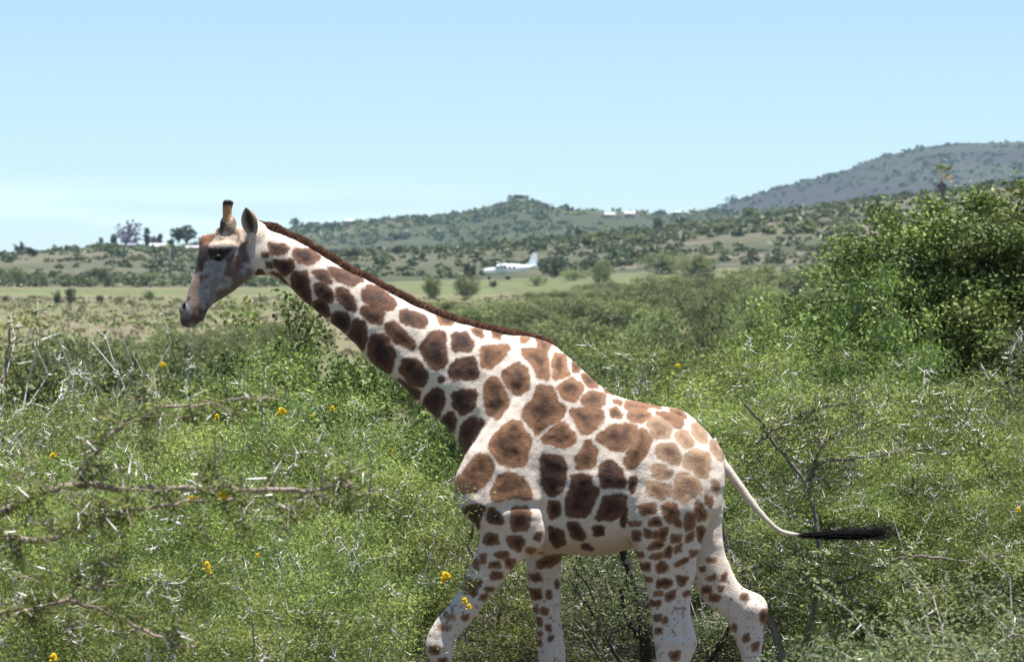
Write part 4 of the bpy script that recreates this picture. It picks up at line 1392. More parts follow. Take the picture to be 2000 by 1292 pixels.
body.vertices.foreach_set('co', BV.astype(np.float32).ravel())

# ---- coat pattern: patch outlines, a few of them painted shade (u0, v0, scale of the sketch, tone, outlines)
PATCH = [
    (500, 430, 5.873, 'n', [
        [(165, 280), (330, 285), (385, 330), (340, 405), (215, 385), (165, 350)], [(75, 375), (150, 375), (155, 425), (95, 435)],
        [(225, 465), (435, 460), (430, 560), (355, 635), (300, 620), (235, 530)], [(120, 490), (195, 490), (190, 550), (130, 540)],
        [(455, 340), (640, 340), (745, 420), (640, 510), (500, 490), (440, 410)], [(20, 580), (95, 580), (90, 630), (20, 620)],
        [(175, 600), (270, 640), (370, 745), (250, 660)], [(440, 600), (600, 600), (620, 800), (650, 980), (540, 910), (400, 790), (420, 740)],
        [(650, 590), (820, 590), (880, 720), (790, 715), (700, 650)], [(840, 540), (1050, 570), (1230, 700), (1120, 760), (960, 700), (870, 620)],
        [(690, 745), (780, 740), (870, 800), (890, 940), (800, 930), (700, 840)], [(690, 930), (760, 930), (840, 1010), (850, 1100), (740, 1085), (670, 1040)],
        [(930, 790), (1040, 800), (1130, 890), (1160, 1050), (1050, 1010), (930, 890)], [(885, 1110), (930, 1060), (1060, 1075), (1080, 1200), (1020, 1290), (900, 1220)],
        [(1230, 830), (1290, 750), (1420, 790), (1620, 950), (1550, 1030), (1400, 1010), (1230, 920)], [(1225, 1000), (1340, 1000), (1490, 1060), (1440, 1190), (1340, 1180), (1225, 1080)]]),
    (600, 500, 3.23, 'n', [
        [(310, 400), (375, 430), (380, 520), (360, 600), (250, 520), (285, 450)], [(410, 500), (500, 500), (570, 620), (520, 745), (430, 700), (395, 620)],
        [(500, 430), (560, 420), (690, 560), (670, 585), (560, 540), (500, 470)], [(590, 345), (680, 345), (765, 400), (740, 450), (640, 440), (590, 400)],
        [(620, 650), (690, 650), (770, 760), (730, 820), (650, 800), (580, 720)], [(570, 780), (640, 810), (710, 850), (700, 910), (610, 850)],
        [(790, 475), (865, 480), (880, 700), (810, 710), (740, 650), (720, 570)], [(920, 490), (1000, 480), (1050, 560), (1030, 600), (920, 600)],
        [(910, 690), (960, 650), (1060, 640), (1080, 770), (900, 775)], [(740, 900), (810, 830), (860, 850), (865, 940), (820, 1015), (730, 950)],
        [(925, 860), (1000, 840), (1065, 840), (1060, 940), (980, 995), (920, 940)], [(850, 1020), (910, 985), (940, 1020), (925, 1110), (845, 1050)],
        [(980, 1060), (1050, 1010), (1115, 1040), (1060, 1130), (1000, 1240), (960, 1170)], [(835, 765), (860, 765), (860, 790), (835, 790)]]),
    (600, 500, 3.23, 'm', [
        [(1095, 570), (1290, 565), (1210, 660), (1160, 705), (1105, 700)], [(1125, 800), (1190, 760), (1240, 840), (1270, 920), (1200, 1020), (1140, 990), (1120, 900)],
        [(1230, 740), (1320, 670), (1390, 720), (1395, 820), (1340, 880), (1260, 820)], [(820, 370), (920, 385), (915, 430), (850, 430)], [(1030, 455), (1110, 465), (1110, 515), (1060, 500)],
        [(1165, 475), (1230, 480), (1225, 520), (1170, 515)], [(620, 215), (700, 250), (720, 290), (640, 275)], [(470, 140), (560, 190), (590, 230), (500, 195)]]),
    (850, 720, 5.873, 'm', [
        [(890, 580), (980, 620), (1090, 800), (1050, 920), (1030, 1090), (780, 1080), (640, 930), (640, 800), (760, 680)],
        [(1190, 200), (1345, 210), (1380, 370), (1480, 430), (1430, 560), (1260, 640), (1170, 740), (1090, 640), (1010, 540), (1020, 450), (1120, 340)],
        [(1230, 780), (1440, 590), (1590, 740), (1580, 850), (1430, 880), (1240, 820)]]),
    (1000, 640, 5.873, 'm', [
        [(120, 250), (300, 260), (400, 330), (410, 590), (300, 570), (240, 430), (120, 300)], [(490, 300), (610, 310), (610, 500), (640, 540), (470, 590), (470, 400)],
        [(680, 390), (780, 430), (770, 500), (700, 520)], [(810, 540), (950, 590), (980, 670), (870, 660), (820, 590)], [(1040, 660), (1170, 760), (1060, 740)],
        [(520, 680), (680, 580), (810, 680), (740, 810), (670, 830), (560, 770)], [(820, 790), (900, 720), (1050, 770), (1050, 880), (870, 890), (800, 850)],
        [(660, 920), (840, 920), (1030, 940), (1050, 1030), (880, 1190), (790, 1180), (720, 1060)], [(1150, 820), (1260, 850), (1250, 890), (1160, 870)],
        [(1110, 920), (1190, 920), (1250, 980), (1240, 1020), (1130, 1010)], [(1310, 850), (1500, 870), (1560, 910), (1530, 940), (1300, 930)],
        [(1320, 970), (1580, 980), (1560, 1040), (1470, 1070), (1330, 1050)], [(1550, 870), (1680, 880), (1700, 920), (1570, 900)],
        [(290, 110), (440, 180), (390, 290), (300, 240)], [(110, 110), (190, 120), (170, 160), (110, 160)]]),
    (850, 750, 2.383, 'm', [[(740, 245), (820, 188), (925, 190), (925, 215), (875, 300), (800, 292)], [(650, 335), (710, 252), (748, 312), (728, 378), (660, 382)]]),
    (1180, 760, 5.873, 'm', [
        [(370, 480), (430, 460), (520, 560), (440, 730), (340, 860), (270, 890), (215, 800), (290, 640)], [(590, 260), (720, 280), (880, 370), (880, 430), (760, 400), (680, 320)],
        [(760, 220), (880, 240), (930, 330), (830, 310), (770, 260)]]),
    (1180, 760, 5.873, 'l', [
        [(490, 400), (560, 320), (690, 370), (740, 450), (720, 540), (570, 550), (520, 470)], [(990, 400), (1080, 400), (1140, 500), (1150, 600), (1060, 570), (990, 490)],
        [(800, 490), (900, 480), (990, 590), (980, 640), (890, 640), (810, 570)], [(1200, 590), (1260, 590), (1360, 690), (1390, 770), (1290, 790), (1210, 680)],
        [(590, 640), (780, 620), (850, 770), (820, 840), (700, 800), (580, 740)], [(910, 740), (1000, 680), (1160, 720), (1170, 840), (1150, 990), (1040, 970), (990, 880), (890, 870)],
        [(520, 870), (640, 850), (750, 920), (720, 980), (560, 990)], [(450, 1060), (560, 1040), (720, 1080), (740, 1160), (620, 1230), (480, 1150)],
        [(810, 950), (950, 960), (1060, 1060), (1080, 1150), (980, 1180), (880, 1260), (770, 1180), (800, 1060)], [(1200, 1010), (1290, 1080), (1290, 1200), (1210, 1130)],
        [(1130, 1130), (1200, 1220), (1190, 1290), (1140, 1200)]]),
    (880, 880, 5.873, 'm', [
        [(330, 20), (420, 40), (500, 170), (420, 330), (250, 450), (100, 470), (60, 340), (180, 200)], [(560, 270), (650, 230), (780, 260), (890, 380), (920, 520), (700, 500), (480, 540), (480, 420)],
        [(710, 620), (900, 620), (890, 880), (700, 880)], [(660, 960), (800, 960), (840, 1010), (780, 1120), (680, 1040)], [(970, 930), (1030, 900), (1020, 990), (960, 980)],
        [(420, 930), (540, 930), (550, 1030), (380, 1040)], [(500, 1150), (600, 1120), (660, 1180), (560, 1200)], [(860, 1080), (960, 1080), (940, 1160), (860, 1130)], [(980, 1180), (1070, 1150), (1040, 1230)]]),
    (880, 880, 5.873, 'n', [
        [(1040, 40), (1240, 40), (1310, 160), (1290, 400), (1200, 490), (1110, 480), (1040, 330)], [(150, 620), (400, 600), (370, 700), (300, 880), (260, 760)], [(470, 620), (570, 700), (600, 800), (470, 780), (430, 730)],  # second outline of this row: shadow beneath the chest front, painted dark
        [(1120, 560), (1240, 580), (1240, 730), (1130, 740)], [(1390, 260), (1590, 260), (1600, 380), (1680, 420), (1560, 720), (1330, 720), (1320, 560), (1390, 400)],
        [(1130, 860), (1270, 900), (1300, 1020), (1200, 1080), (1140, 960)], [(1330, 800), (1460, 810), (1540, 980), (1400, 970)], [(1620, 850), (1730, 850), (1740, 940), (1640, 930)],
        [(1480, 1040), (1580, 1040), (1640, 1110), (1550, 1110)], [(1110, 1230), (1200, 1190), (1330, 1200), (1250, 1292), (1080, 1292)]]),
    (1100, 880, 5.873, 'n', [[(400, 150), (520, 90), (650, 200), (690, 330), (680, 400), (430, 390), (410, 280)], [(460, 500), (700, 490), (690, 640), (560, 760), (360, 770), (430, 620)],
                             [(740, 280), (830, 290), (800, 450), (750, 450)], [(640, 700), (715, 640), (700, 860), (650, 850)]]),  # first outline of this row: flank shade ahead of the thigh, painted in
    (1100, 880, 5.873, 'm', [
        [(840, 600), (1020, 590), (1020, 680), (890, 710)], [(1110, 590), (1260, 580), (1290, 690), (1200, 800), (1130, 680)], [(960, 780), (1040, 720), (1100, 760), (1090, 820), (970, 820)],
        [(1370, 680), (1470, 700), (1460, 850), (1370, 870)], [(1230, 740), (1310, 760), (1320, 830), (1260, 820)], [(1480, 570), (1550, 590), (1610, 750), (1520, 770)], [(1610, 480), (1690, 560), (1660, 630), (1600, 540)],
        [(740, 790), (870, 780), (870, 830), (740, 820)], [(770, 900), (860, 890), (880, 990), (800, 1000)], [(910, 870), (980, 880), (970, 960), (920, 960)], [(1000, 900), (1060, 900), (1060, 970), (1000, 970)],
        [(1080, 860), (1160, 850), (1150, 990), (1100, 1000), (1070, 930)], [(1220, 930), (1320, 930), (1310, 1010), (1220, 1010)], [(1380, 930), (1470, 900), (1460, 1010), (1390, 1030)],
        [(1510, 850), (1620, 870), (1600, 1040), (1540, 980)], [(930, 1090), (1060, 1000), (1130, 1040), (1090, 1090)], [(1170, 1060), (1220, 1080), (1200, 1200), (1120, 1190)],
        [(1260, 1070), (1340, 1030), (1320, 1120), (1260, 1150)], [(980, 1160), (1110, 1150), (1090, 1210), (970, 1200)], [(820, 1130), (890, 1130), (890, 1190), (830, 1190)], [(1430, 1120), (1510, 1140), (1480, 1190), (1430, 1180)]]),
    (1200, 1000, 4.4235, 'm', [
        [(200, 430), (290, 420), (290, 480), (220, 480)], [(350, 440), (390, 400), (440, 450), (430, 490), (360, 490)], [(250, 540), (310, 540), (310, 570), (250, 570)], [(350, 590), (400, 550), (480, 570), (460, 620), (360, 625)],
        [(520, 530), (610, 530), (590, 600), (550, 610)], [(340, 660), (400, 660), (400, 690), (340, 690)], [(430, 680), (500, 650), (500, 720), (440, 740)], [(570, 670), (640, 660), (640, 700), (590, 710)],
        [(310, 740), (390, 740), (390, 780), (310, 785)], [(330, 860), (380, 860), (380, 910), (330, 910)], [(400, 890), (440, 870), (440, 930), (405, 930)], [(350, 980), (390, 980), (390, 1020), (350, 1020)],
        [(500, 420), (610, 360), (620, 410), (520, 440)], [(640, 310), (710, 310), (690, 360), (640, 350)], [(460, 1170), (550, 1170), (540, 1240), (480, 1250)]]),
    (800, 1030, 4.931, 'm', [
        [(680, 240), (740, 230), (740, 310), (690, 320)], [(820, 230), (940, 200), (960, 240), (860, 260)], [(600, 300), (650, 270), (680, 370), (620, 370)], [(780, 310), (860, 300), (880, 350), (760, 370)],
        [(780, 410), (880, 400), (900, 450), (800, 470)], [(540, 470), (600, 480), (640, 580), (620, 630), (560, 570)], [(640, 470), (700, 490), (690, 550), (640, 540)], [(490, 550), (550, 550), (560, 610), (500, 590)],
        [(740, 550), (810, 550), (800, 600), (750, 590)], [(690, 620), (750, 620), (740, 680), (690, 670)], [(510, 830), (580, 800), (560, 860), (520, 860)], [(210, 1120), (290, 1120), (280, 1190), (210, 1180)],
        [(290, 1240), (350, 1220), (350, 1290), (300, 1290)], [(920, 270), (1020, 280), (980, 360), (930, 350)]]),
    (800, 1030, 4.931, 'l', [[(350, 820), (430, 800), (450, 850), (370, 860)], [(290, 910), (400, 910), (390, 960), (290, 960)]]),
]
FARPATCH = [
    (1200, 1000, 4.4235, 'm', [
        [(810, 410), (880, 400), (890, 440), (810, 440)], [(820, 570), (880, 545), (880, 590), (830, 600)], [(940, 560), (990, 540), (980, 600), (940, 600)], [(750, 480), (790, 480), (780, 520), (750, 510)],
        [(770, 660), (840, 650), (840, 710), (780, 710)], [(840, 720), (920, 730), (900, 780), (840, 770)], [(910, 650), (950, 650), (950, 680), (910, 680)], [(1100, 720), (1160, 710), (1160, 760), (1110, 770)],
        [(1270, 860), (1345, 860), (1325, 990), (1270, 950)], [(1030, 980), (1070, 980), (1070, 1020), (1030, 1020)], [(1120, 1080), (1180, 1070), (1180, 1120), (1130, 1130)], [(1200, 1150), (1260, 1140), (1250, 1200), (1205, 1200)]]),
    (800, 1030, 4.931, 'm', [
        [(1160, 470), (1260, 450), (1280, 510), (1180, 520)], [(1165, 600), (1270, 600), (1270, 690), (1190, 710)], [(1260, 790), (1330, 790), (1330, 850), (1270, 840)], [(1190, 790), (1230, 790), (1230, 830), (1200, 830)],
        [(1220, 880), (1270, 890), (1270, 970), (1230, 960)], [(1320, 950), (1370, 960), (1370, 1020), (1320, 1000)], [(1230, 1030), (1270, 1030), (1260, 1070), (1235, 1065)], [(1330, 620), (1370, 630), (1360, 690), (1330, 680)],
        [(1400, 530), (1440, 520), (1440, 590), (1405, 585)], [(1230, 1110), (1260, 1110), (1260, 1160), (1230, 1150)], [(1340, 1060), (1380, 1060), (1370, 1110), (1340, 1100)], [(1240, 330), (1400, 280), (1470, 300), (1380, 380), (1250, 390)]]),
]
FACE = [  # outlines with their own colour
    ((.030, .017, .012), [(238, 470), (350, 480), (345, 560), (300, 640), (255, 720), (180, 750), (200, 600)]),
    ((.17, .062, .026), [(245, 400), (330, 365), (385, 400), (335, 465), (240, 485)]),
    ((.008, .007, .007), [(340, 520), (450, 500), (560, 510), (530, 570), (430, 622), (345, 605)]),
    ((.11, .060, .042), [(500, 590), (620, 560), (640, 700), (600, 770), (490, 770), (500, 650)]),
    ((.15, .10, .08), [(380, 900), (540, 870), (640, 810), (720, 690), (760, 720), (640, 840), (480, 930), (380, 960)]),
    ((.12, .08, .06), [(240, 760), (285, 760), (260, 830), (240, 820)]),
    ((.075, .042, .030), [(40, 1150), (150, 1150), (190, 1050), (240, 1030), (295, 1090), (260, 1190), (150, 1200), (130, 1260), (50, 1260)]),
    ((.008, .007, .007), [(72, 990), (128, 995), (112, 1090), (80, 1090)]), ((.01, .01, .01), [(120, 950), (168, 958), (155, 992), (125, 990)]),
    ((.035, .020, .016), [(430, 230), (470, 250), (500, 290), (440, 370), (370, 400), (400, 330)]),
    ((.10, .06, .045), [(620, 440), (700, 430), (685, 500), (710, 640), (650, 640), (615, 520)]),
    ((.05, .03, .025), [(545, 350), (600, 350), (600, 378), (545, 372)]), ((.14, .09, .07), [(540, 760), (620, 740), (660, 790), (560, 820)]),
    ((.16, .10, .075), [(560, 250), (590, 250), (590, 275), (560, 275)]), ((.16, .10, .075), [(500, 320), (530, 320), (530, 345), (500, 345)]),
    ((.34, .24, .18), [(185, 760), (240, 760), (235, 1040), (165, 1030), (140, 940), (150, 860)]),
]


def poly_sd(P, Q):
    """signed distance of points P to polygon Q (inside negative)"""
    Q = np.asarray(Q, float)
    d = np.full(len(P), 1e9)
    ins = np.zeros(len(P), bool)
    n = len(Q)
    for i in range(n):
        a, b_ = Q[i], Q[(i + 1) % n]
        e = b_ - a
        w = P - a
        t = np.clip((w @ e) / (e @ e + 1e-9), 0, 1)
        d = np.minimum(d, np.linalg.norm(w - t[:, None] * e, axis=1))
        c = ((a[1] > P[:, 1]) != (b_[1] > P[:, 1])) & (P[:, 0] < (b_[0] - a[0]) * (P[:, 1] - a[1]) / (b_[1] - a[1] + 1e-12) + a[0])
        ins ^= c
    return np.where(ins, -d, d)


TONE = {'n': ((.028, .013, .010), (.115, .052, .030)), 'm': ((.066, .030, .017), (.225, .112, .058)), 'l': ((.20, .112, .066), (.36, .235, .150))}  # patch browns, with neck and underside shade and rump sunlight painted in
pale = np.array([.64, .545, .465])
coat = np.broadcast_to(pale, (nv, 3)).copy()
coat *= (1 + 0.10 * fbm(bu / 20, bv / 20, 14, 3))[:, None]
low_leg = smooth01((bv - 1080) / 160)[:, None]
coat = coat * (1 - low_leg) + np.array([.62, .545, .495]) * low_leg
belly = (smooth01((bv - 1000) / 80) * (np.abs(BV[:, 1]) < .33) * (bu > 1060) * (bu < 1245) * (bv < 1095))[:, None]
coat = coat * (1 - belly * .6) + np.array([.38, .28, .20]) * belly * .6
far_leg = (BV[:, 1] > .02) & (bv > 1035)
warp_u = 3.4 * fbm(bu / 11, bv / 11, 101, 3) + 1.3 * fbm(bu / 3.2, bv / 3.2, 105, 1)
warp_v = 3.4 * fbm(bu / 11, bv / 11, 131, 3) + 1.3 * fbm(bu / 3.2, bv / 3.2, 135, 1)
PT = np.stack([bu + warp_u, bv + warp_v], 1)
prg = np.random.default_rng(8)
for lst, msk in ((PATCH, ~far_leg), (FARPATCH, far_leg)):
    for (u0, v0, sc, tone, polys) in lst:
        core, rim = np.array(TONE[tone][0]), np.array(TONE[tone][1])
        for Q in polys:
            Q = np.array(Q, float) / sc + np.array([u0, v0])
            Q = np.stack([Q * .86 + np.roll(Q, -1, 0) * .14, Q * .14 + np.roll(Q, -1, 0) * .86], 1).reshape(-1, 2)
            lo, hi = Q.min(0) - 14, Q.max(0) + 14
            sel = np.where(msk & (PT[:, 0] > lo[0]) & (PT[:, 0] < hi[0]) & (PT[:, 1] > lo[1]) & (PT[:, 1] < hi[1]))[0]
            if len(sel) == 0:
                continue
            sd = poly_sd(PT[sel], Q)
            size = math.sqrt(np.prod(hi - lo - 28))
            soft = 2.0 if size < 22 else 2.6
            cov = smooth01(0.5 - (sd - ((3.8 if u0 < 760 else 4.4) if size > 22 else 2.8)) / (2 * soft))
            ins = smooth01(-sd / max(6.0, size * 0.28))
            jit = 1 + prg.uniform(-.18, .18)
            nz_ = 0.5 + 0.5 * fbm(bu[sel] / 13, bv[sel] / 13, 17, 3)
            col = rim + (core - rim) * np.clip(ins * 0.85 + (nz_ - .5) * 1.3, 0, 1)[:, None]
            coat[sel] = coat[sel] * (1 - cov[:, None]) + col * jit * cov[:, None]
# small freckles on the lower legs
fk = smooth01((fbm(bu / 5.5, bv / 6.5, 211, 2) - .42) / .16) * smooth01((bv - 1085) / 40) * (bu < 1540)
coat = coat * (1 - .75 * fk[:, None]) + np.array([.16, .085, .05]) * .75 * fk[:, None]
# head colours; the grey of the lower half is painted shade
head = smooth01((505 - bu) / 25) * smooth01((650 - bv) / 5) * (bu < 520)
hb = np.array([.25, .235, .24]) * (1 + 0.5 * fbm(bu / 8, bv / 8, 23, 3))[:, None]
up_ = smooth01((488 - bv) / 14)[:, None]
hb = hb * (1 - up_) + np.array([.46, .36, .28]) * (1 + .4 * fbm(bu / 7, bv / 7, 29, 3))[:, None] * up_
coat = coat * (1 - head[:, None]) + hb * head[:, None]
spot = smooth01((fbm(bu / 9, bv / 9, 83, 3) - .2) / .2) * head * .7
coat = coat * (1 - spot[:, None]) + np.array([.10, .055, .038]) * spot[:, None]
for col, Q in FACE:
    Q = np.array(Q, float) / 4.785 + np.array([340, 380])
    sel = np.where((bu < 520) & (bv < 660))[0]
    P2 = np.stack([bu + warp_u * 1.3, bv + warp_v * 1.3], 1)[sel]
    cov = smooth01(0.5 - (poly_sd(P2, Q) - .5) / 8.0)[:, None] * .92
    coat[sel] = coat[sel] * (1 - cov) + np.array(col) * cov
# tail darkens to the tuft
tl = smooth01((bu - 1545) / 25)[:, None]
coat = coat * (1 - tl) + np.array([.05, .035, .03]) * tl
coat = np.clip(coat, .004, .9)
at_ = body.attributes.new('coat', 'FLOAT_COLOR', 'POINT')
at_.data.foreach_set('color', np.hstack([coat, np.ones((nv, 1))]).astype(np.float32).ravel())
body.polygons.foreach_set('use_smooth', np.ones(len(body.polygons), dtype=bool))


def coat_mat(name, attr='coat'):
    m, nt, out = new_mat(name)
    at = node(nt, 'ShaderNodeAttribute', attribute_name=attr)
    tc = node(nt, 'ShaderNodeTexCoord')
    nz = node(nt, 'ShaderNodeTexNoise', Scale=95.0, Detail=5.0, Roughness=0.65)
    nt.links.new(tc.outputs['Object'], nz.inputs['Vector'])
    mr = node(nt, 'ShaderNodeMapRange')
    mr.inputs['To Min'].default_value = 0.62
    mr.inputs['To Max'].default_value = 1.38
    nt.links.new(nz.outputs['Fac'], mr.inputs['Value'])
    mx = node(nt, 'ShaderNodeMix', data_type='RGBA', blend_type='MULTIPLY')
    mx.inputs['Factor'].default_value = 1.0
    nt.links.new(at.outputs['Color'], mx.inputs['A'])
    nt.links.new(mr.outputs['Result'], mx.inputs['B'])
    b = node(nt, 'ShaderNodeBsdfPrincipled', Roughness=0.62)
    b.inputs['Specular IOR Level'].default_value = 0.22
    b.inputs['Sheen Weight'].default_value = 0.08
    bp = node(nt, 'ShaderNodeBump', Strength=0.6, Distance=0.010)
    nt.links.new(nz.outputs['Fac'], bp.inputs['Height'])
    nt.links.new(bp.outputs['Normal'], b.inputs['Normal'])
    nt.links.new(mx.outputs['Result'], b.inputs['Base Color'])
    nt.links.new(b.outputs['BSDF'], out.inputs['Surface'])
    return m


M['coat'] = coat_mat('giraffe_coat')
M['mane'] = coat_mat('mane_hair')
M['tuft'] = plain('black_tail_hair', (.010, .009, .010), .8, .3, 40, .1)
M['eye'] = plain('dark_eye', (.004, .003, .003), .45, 0, 1, .12)
M['hoof'] = plain('dark_hoof', (.05, .042, .035), .5, .3, 20, .3)
body.materials.clear()
body.materials.append(M['coat'])
gir = thing('giraffe', 'tall brown patched giraffe striding left with its head lowered', 'giraffe', (0, GY, 0))
add('body', body, gir)

# mane
ml = catmull([(x, y) for x, y in [(496, 444), (512, 441), (540, 449), (590, 472), (640, 501), (690, 530), (740, 556), (790, 582), (850, 609), (920, 632), (985, 647), (1030, 655), (1062, 662), (1085, 672)]], 12)
L3 = np.stack([gx(ml[:, 0]), np.zeros(len(ml)), gz(ml[:, 1]) - .012], 1)
tg = unit(np.gradient(L3, axis=0))
nm_ = unit(np.stack([-tg[:, 2], np.zeros(len(tg)), tg[:, 0]], 1))
nm_[nm_[:, 2] < 0] *= -1
tpar = np.linspace(0, 1, len(ml))
hgt = .044 * np.interp(tpar, [0, .04, .5, .8, .95, 1], [.55, .95, .95, .75, .5, .25])
mb = MB()
rings = []
for k in range(0, len(L3)):
    c = L3[k] + nm_[k] * hgt[k] * .38
    r = []
    for q in np.arange(12) / 12 * 2 * math.pi:
        r.append(c + nm_[k] * hgt[k] * .5 * math.cos(q) + np.array([0, .014 * math.sin(q), 0]))
    rings.append(r)
mb.rings(rings)
core = np.array(mb.v)
cF4 = np.array([f for f in mb.f if len(f) == 4])
rg = np.random.default_rng(12)
n = 9000
k = rg.integers(0, len(L3) - 1, n)
fr = rg.uniform(0, 1, (n, 1))
p0 = L3[k] + (L3[k + 1] - L3[k]) * fr + np.stack([np.zeros(n), rg.normal(size=n) * .010, np.zeros(n)], 1)
dirn = unit(nm_[k] + tg[k] * rg.normal(.25, .18, (n, 1)) + np.stack([np.zeros(n), rg.normal(size=n) * .16, np.zeros(n)], 1))
p1 = p0 + dirn * (hgt[k] * rg.uniform(.75, 1.2, n) * (1 + .22 * fbm(k / 3.0, k * 0.0, 6, 3)))[:, None]
Vb, Fb = tube_arrays(p0, p1, np.full(n, .0036), np.full(n, .0009), 3)
tb = np.tile(np.array([0, 0, 0, 1, 1, 1.]), n)[:, None]
dk_, lt_ = np.array([.080, .029, .018]), np.array([.26, .115, .06])
cb = dk_ + (lt_ - dk_) * tb * np.repeat(rg.uniform(.1, 1.3, n), 6)[:, None]
Vm = np.vstack([core, Vb])
me = mesh_np('mane', Vm, [cF4, Fb + len(core)], M['mane'], True, {'coat': np.vstack([np.broadcast_to(dk_ * 1.1, core.shape), cb])})
add('mane', me, gir, 'stuff')

# tail tuft
segs = []
rg = np.random.default_rng(13)
A0, A1, R0, R1 = [], [], [], []
for k in range(520):
    q = np.array([gx(1558 + rg.uniform(0, 60)), rg.normal() * .010, gz(1045 + rg.normal() * 2.0)])
    L = rg.uniform(.12, .52)
    dv = np.array([1, rg.normal() * .06, rg.normal(.02, .055)])
    prev, r = q, .0026
    for j in range(4):
        nxt = prev + dv * L / 4
        dv = dv + np.array([0, rg.normal() * .03, .022 + rg.normal() * .035])
        A0.append(prev); A1.append(nxt); R0.append(r); R1.append(r * .78)
        prev, r = nxt, r * .78
V, Fq = tube_arrays(np.array(A0), np.array(A1), np.array(R0), np.array(R1), 3)
add('tail_tuft', mesh_np('tail_tuft', V, Fq, M['tuft']), gir, 'stuff', 'black swishing tail tuft')

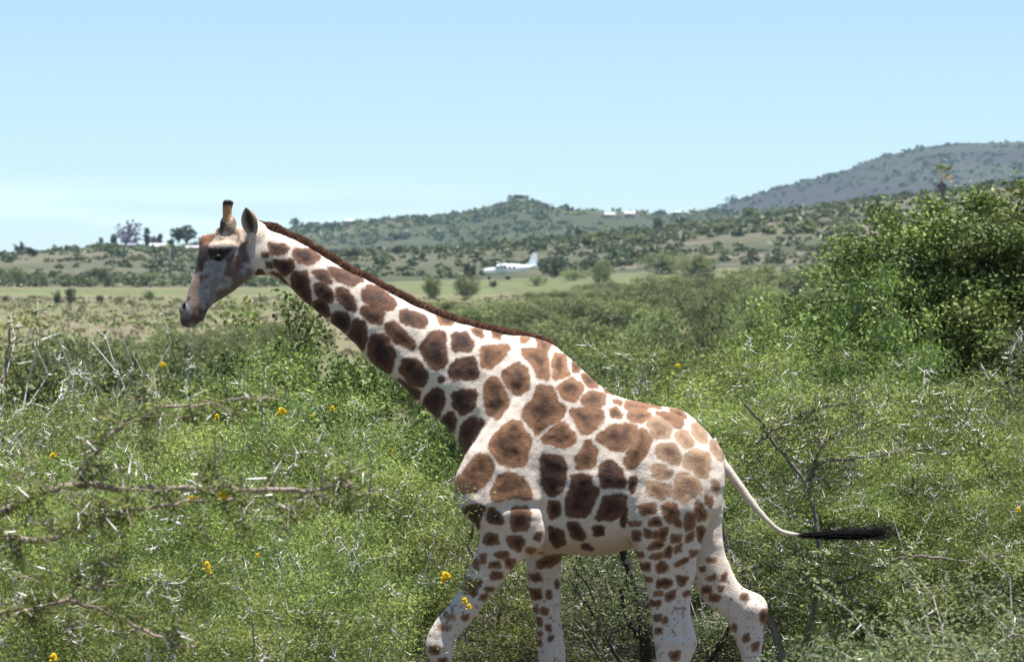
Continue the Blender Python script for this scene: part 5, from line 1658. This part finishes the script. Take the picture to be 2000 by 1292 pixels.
# eyes, ears, ossicones, nostrils, hooves
for s in (-1, 1):
    mb2 = MB()
    rr = []
    for k in range(1, 9):
        t = k / 9 * math.pi
        rr.append([(math.sin(t) * math.cos(q) * .030, math.cos(t) * .020, math.sin(t) * math.sin(q) * .022) for q in np.arange(16) / 16 * 2 * math.pi])
    mb2.rings(rr)
    e = add('eye', mb2.mesh('eye', M['eye'], True), gir)
    e.location = (gx(428), s * .104, gz(503))
    # lashes
    V0, V1 = [], []
    for k in range(26):
        a = -1 + 2 * k / 25
        b0 = np.array([a * .036, s * (.016 - .008 * a * a), .008 - .010 * a * a])
        V0.append(b0)
        V1.append(b0 + np.array([-.008 + a * .006, s * .010, -.012]))
    V, Fq = tube_arrays(np.array(V0), np.array(V1), np.full(26, .0018), np.full(26, .0006), 3)
    add('eyelashes', mesh_np('eyelashes', V, Fq, M['tuft']), e, 'stuff')
    # ear: a cupped leaf
    ns, ntt = 12, 9
    Vv, cc = [], []
    base = np.array([gx(494), s * .078, gz(458)])
    tip = np.array([gx(484), s * .150, gz(407)])
    ax = tip - base
    side = unit(np.array([-1.0, s * -.15, -.12]))
    nrm = np.cross(ax, side)
    nrm = nrm / np.linalg.norm(nrm) * (1 if s * np.cross(ax, side)[1] > 0 else -1)
    for thick in (0, 1):
        for i in range(ns):
            t = i / (ns - 1)
            w = .050 * (math.sin(math.pi * min(1, (t * .86 + .14))) ** .75) + .004
            for j in range(ntt):
                a = j / (ntt - 1) * 2 - 1
                Vv.append(base + ax * t + side * w * a * (1 - .18 * thick) - nrm * (.030 * (1 - a * a) * math.sin(math.pi * min(1, t * .8 + .2))) * (1 - .35 * thick) * 1.0 + nrm * (.006 * thick))
                inner = thick * (1 - abs(a)) * math.sin(math.pi * t) ** .5
                cc.append(np.array([.40, .34, .30]) * (1 - .88 * min(1, inner * 1.5)) * (.75 + .25 * abs(a)))
    Vv = np.array(Vv)
    Fq = []
    for th_ in (0, 1):
        o0 = th_ * ns * ntt
        for i in range(ns - 1):
            for j in range(ntt - 1):
                f = (o0 + i * ntt + j, o0 + i * ntt + j + 1, o0 + (i + 1) * ntt + j + 1, o0 + (i + 1) * ntt + j)
                Fq.append(f if th_ else f[::-1])
    o1 = ns * ntt
    for i in range(ns - 1):
        for j in (0, ntt - 1):
            Fq.append((i * ntt + j, (i + 1) * ntt + j, o1 + (i + 1) * ntt + j, o1 + i * ntt + j))
    add('ear', mesh_np('ear', Vv, np.array(Fq), M['coat'], True, {'coat': np.array(cc)}), gir)
    # ossicone
    rr, cc = [], []
    pts = [(449, 446, .034), (446, 432, .029), (444, 418, .026), (444, 406, .026), (445, 399, .029), (446, 394, .028), (446, 391, .018)]
    cl = [(.36, .20, .11), (.40, .22, .11), (.45, .25, .12), (.40, .22, .12), (.03, .02, .02), (.03, .025, .025), (.12, .11, .11)]
    PC = catmull([(a[0], a[1], a[2]) + c for a, c in zip(pts, cl)], 3)
    for (u, v, r, c0, c1, c2) in PC:
        yb = s * (.050 + (446 - v) * .0003)
        for q in np.arange(14) / 14 * 2 * math.pi:
            cc.append((max(c0, .01), max(c1, .01), max(c2, .01)))
        rr.append([(gx(u) + r * math.cos(q), yb + r * .9 * math.sin(q), gz(v)) for q in np.arange(14) / 14 * 2 * math.pi])
    mb2 = MB()
    mb2.rings(rr)
    me = mb2.mesh('ossicone', M['coat'], True)
    a_ = me.attributes.new('coat', 'FLOAT_COLOR', 'POINT')
    a_.data.foreach_set('color', np.hstack([np.array(cc), np.ones((len(cc), 1))]).astype(np.float32).ravel())
    add('ossicone', me, gir)
    # nostril
    mb2 = MB()
    rr = []
    for k in range(1, 7):
        t = k / 7 * math.pi
        rr.append([(math.sin(t) * math.cos(q) * .010, math.cos(t) * .008, math.sin(t) * math.sin(q) * .024) for q in np.arange(12) / 12 * 2 * math.pi])
    mb2.rings(rr)
    e = add('nostril', mb2.mesh('nostril', M['eye'], True), gir)
    e.location = (gx(361), s * .050, gz(598))
    e.rotation_euler = (0, .25, 0)
for (u0, u1, y) in [(858, 906, -.19), (1056, 1104, .20), (1277, 1326, -.20), (1442, 1491, .20)]:
    c = (u0 + u1) / 2
    w = (u1 - u0) / 2 / S
    mb2 = MB()
    for s in (-1, 1):
        mb2.rings([[(gx(c) - .010 * t + w * (1 + .12 * t) * math.cos(q), y + s * .026 + .022 * (1 + .1 * t) * math.sin(q), .075 * (1 - t) + .0) for q in np.arange(14) / 14 * 2 * math.pi] for t in (0, .5, 1)])
    add('hoof', mb2.mesh('hoof', M['hoof'], True), gir)

# ------------------------------------------------------------------ air
mb = MB()
mb.box((0, 3120, 146), (6400, 6640, 340))
hz = bpy.data.objects.new('haze', mb.mesh('haze'))
COL.objects.link(hz)
hz['kind'] = 'stuff'
hm, nt, out = new_mat('pale_air')
pv = node(nt, 'ShaderNodeVolumePrincipled', Density=0.00005)
pv.inputs['Color'].default_value = (.50, .72, 1.0, 1)
pv.inputs['Anisotropy'].default_value = 0.0
nt.links.new(pv.outputs['Volume'], out.inputs['Volume'])
hz.data.materials.append(hm)
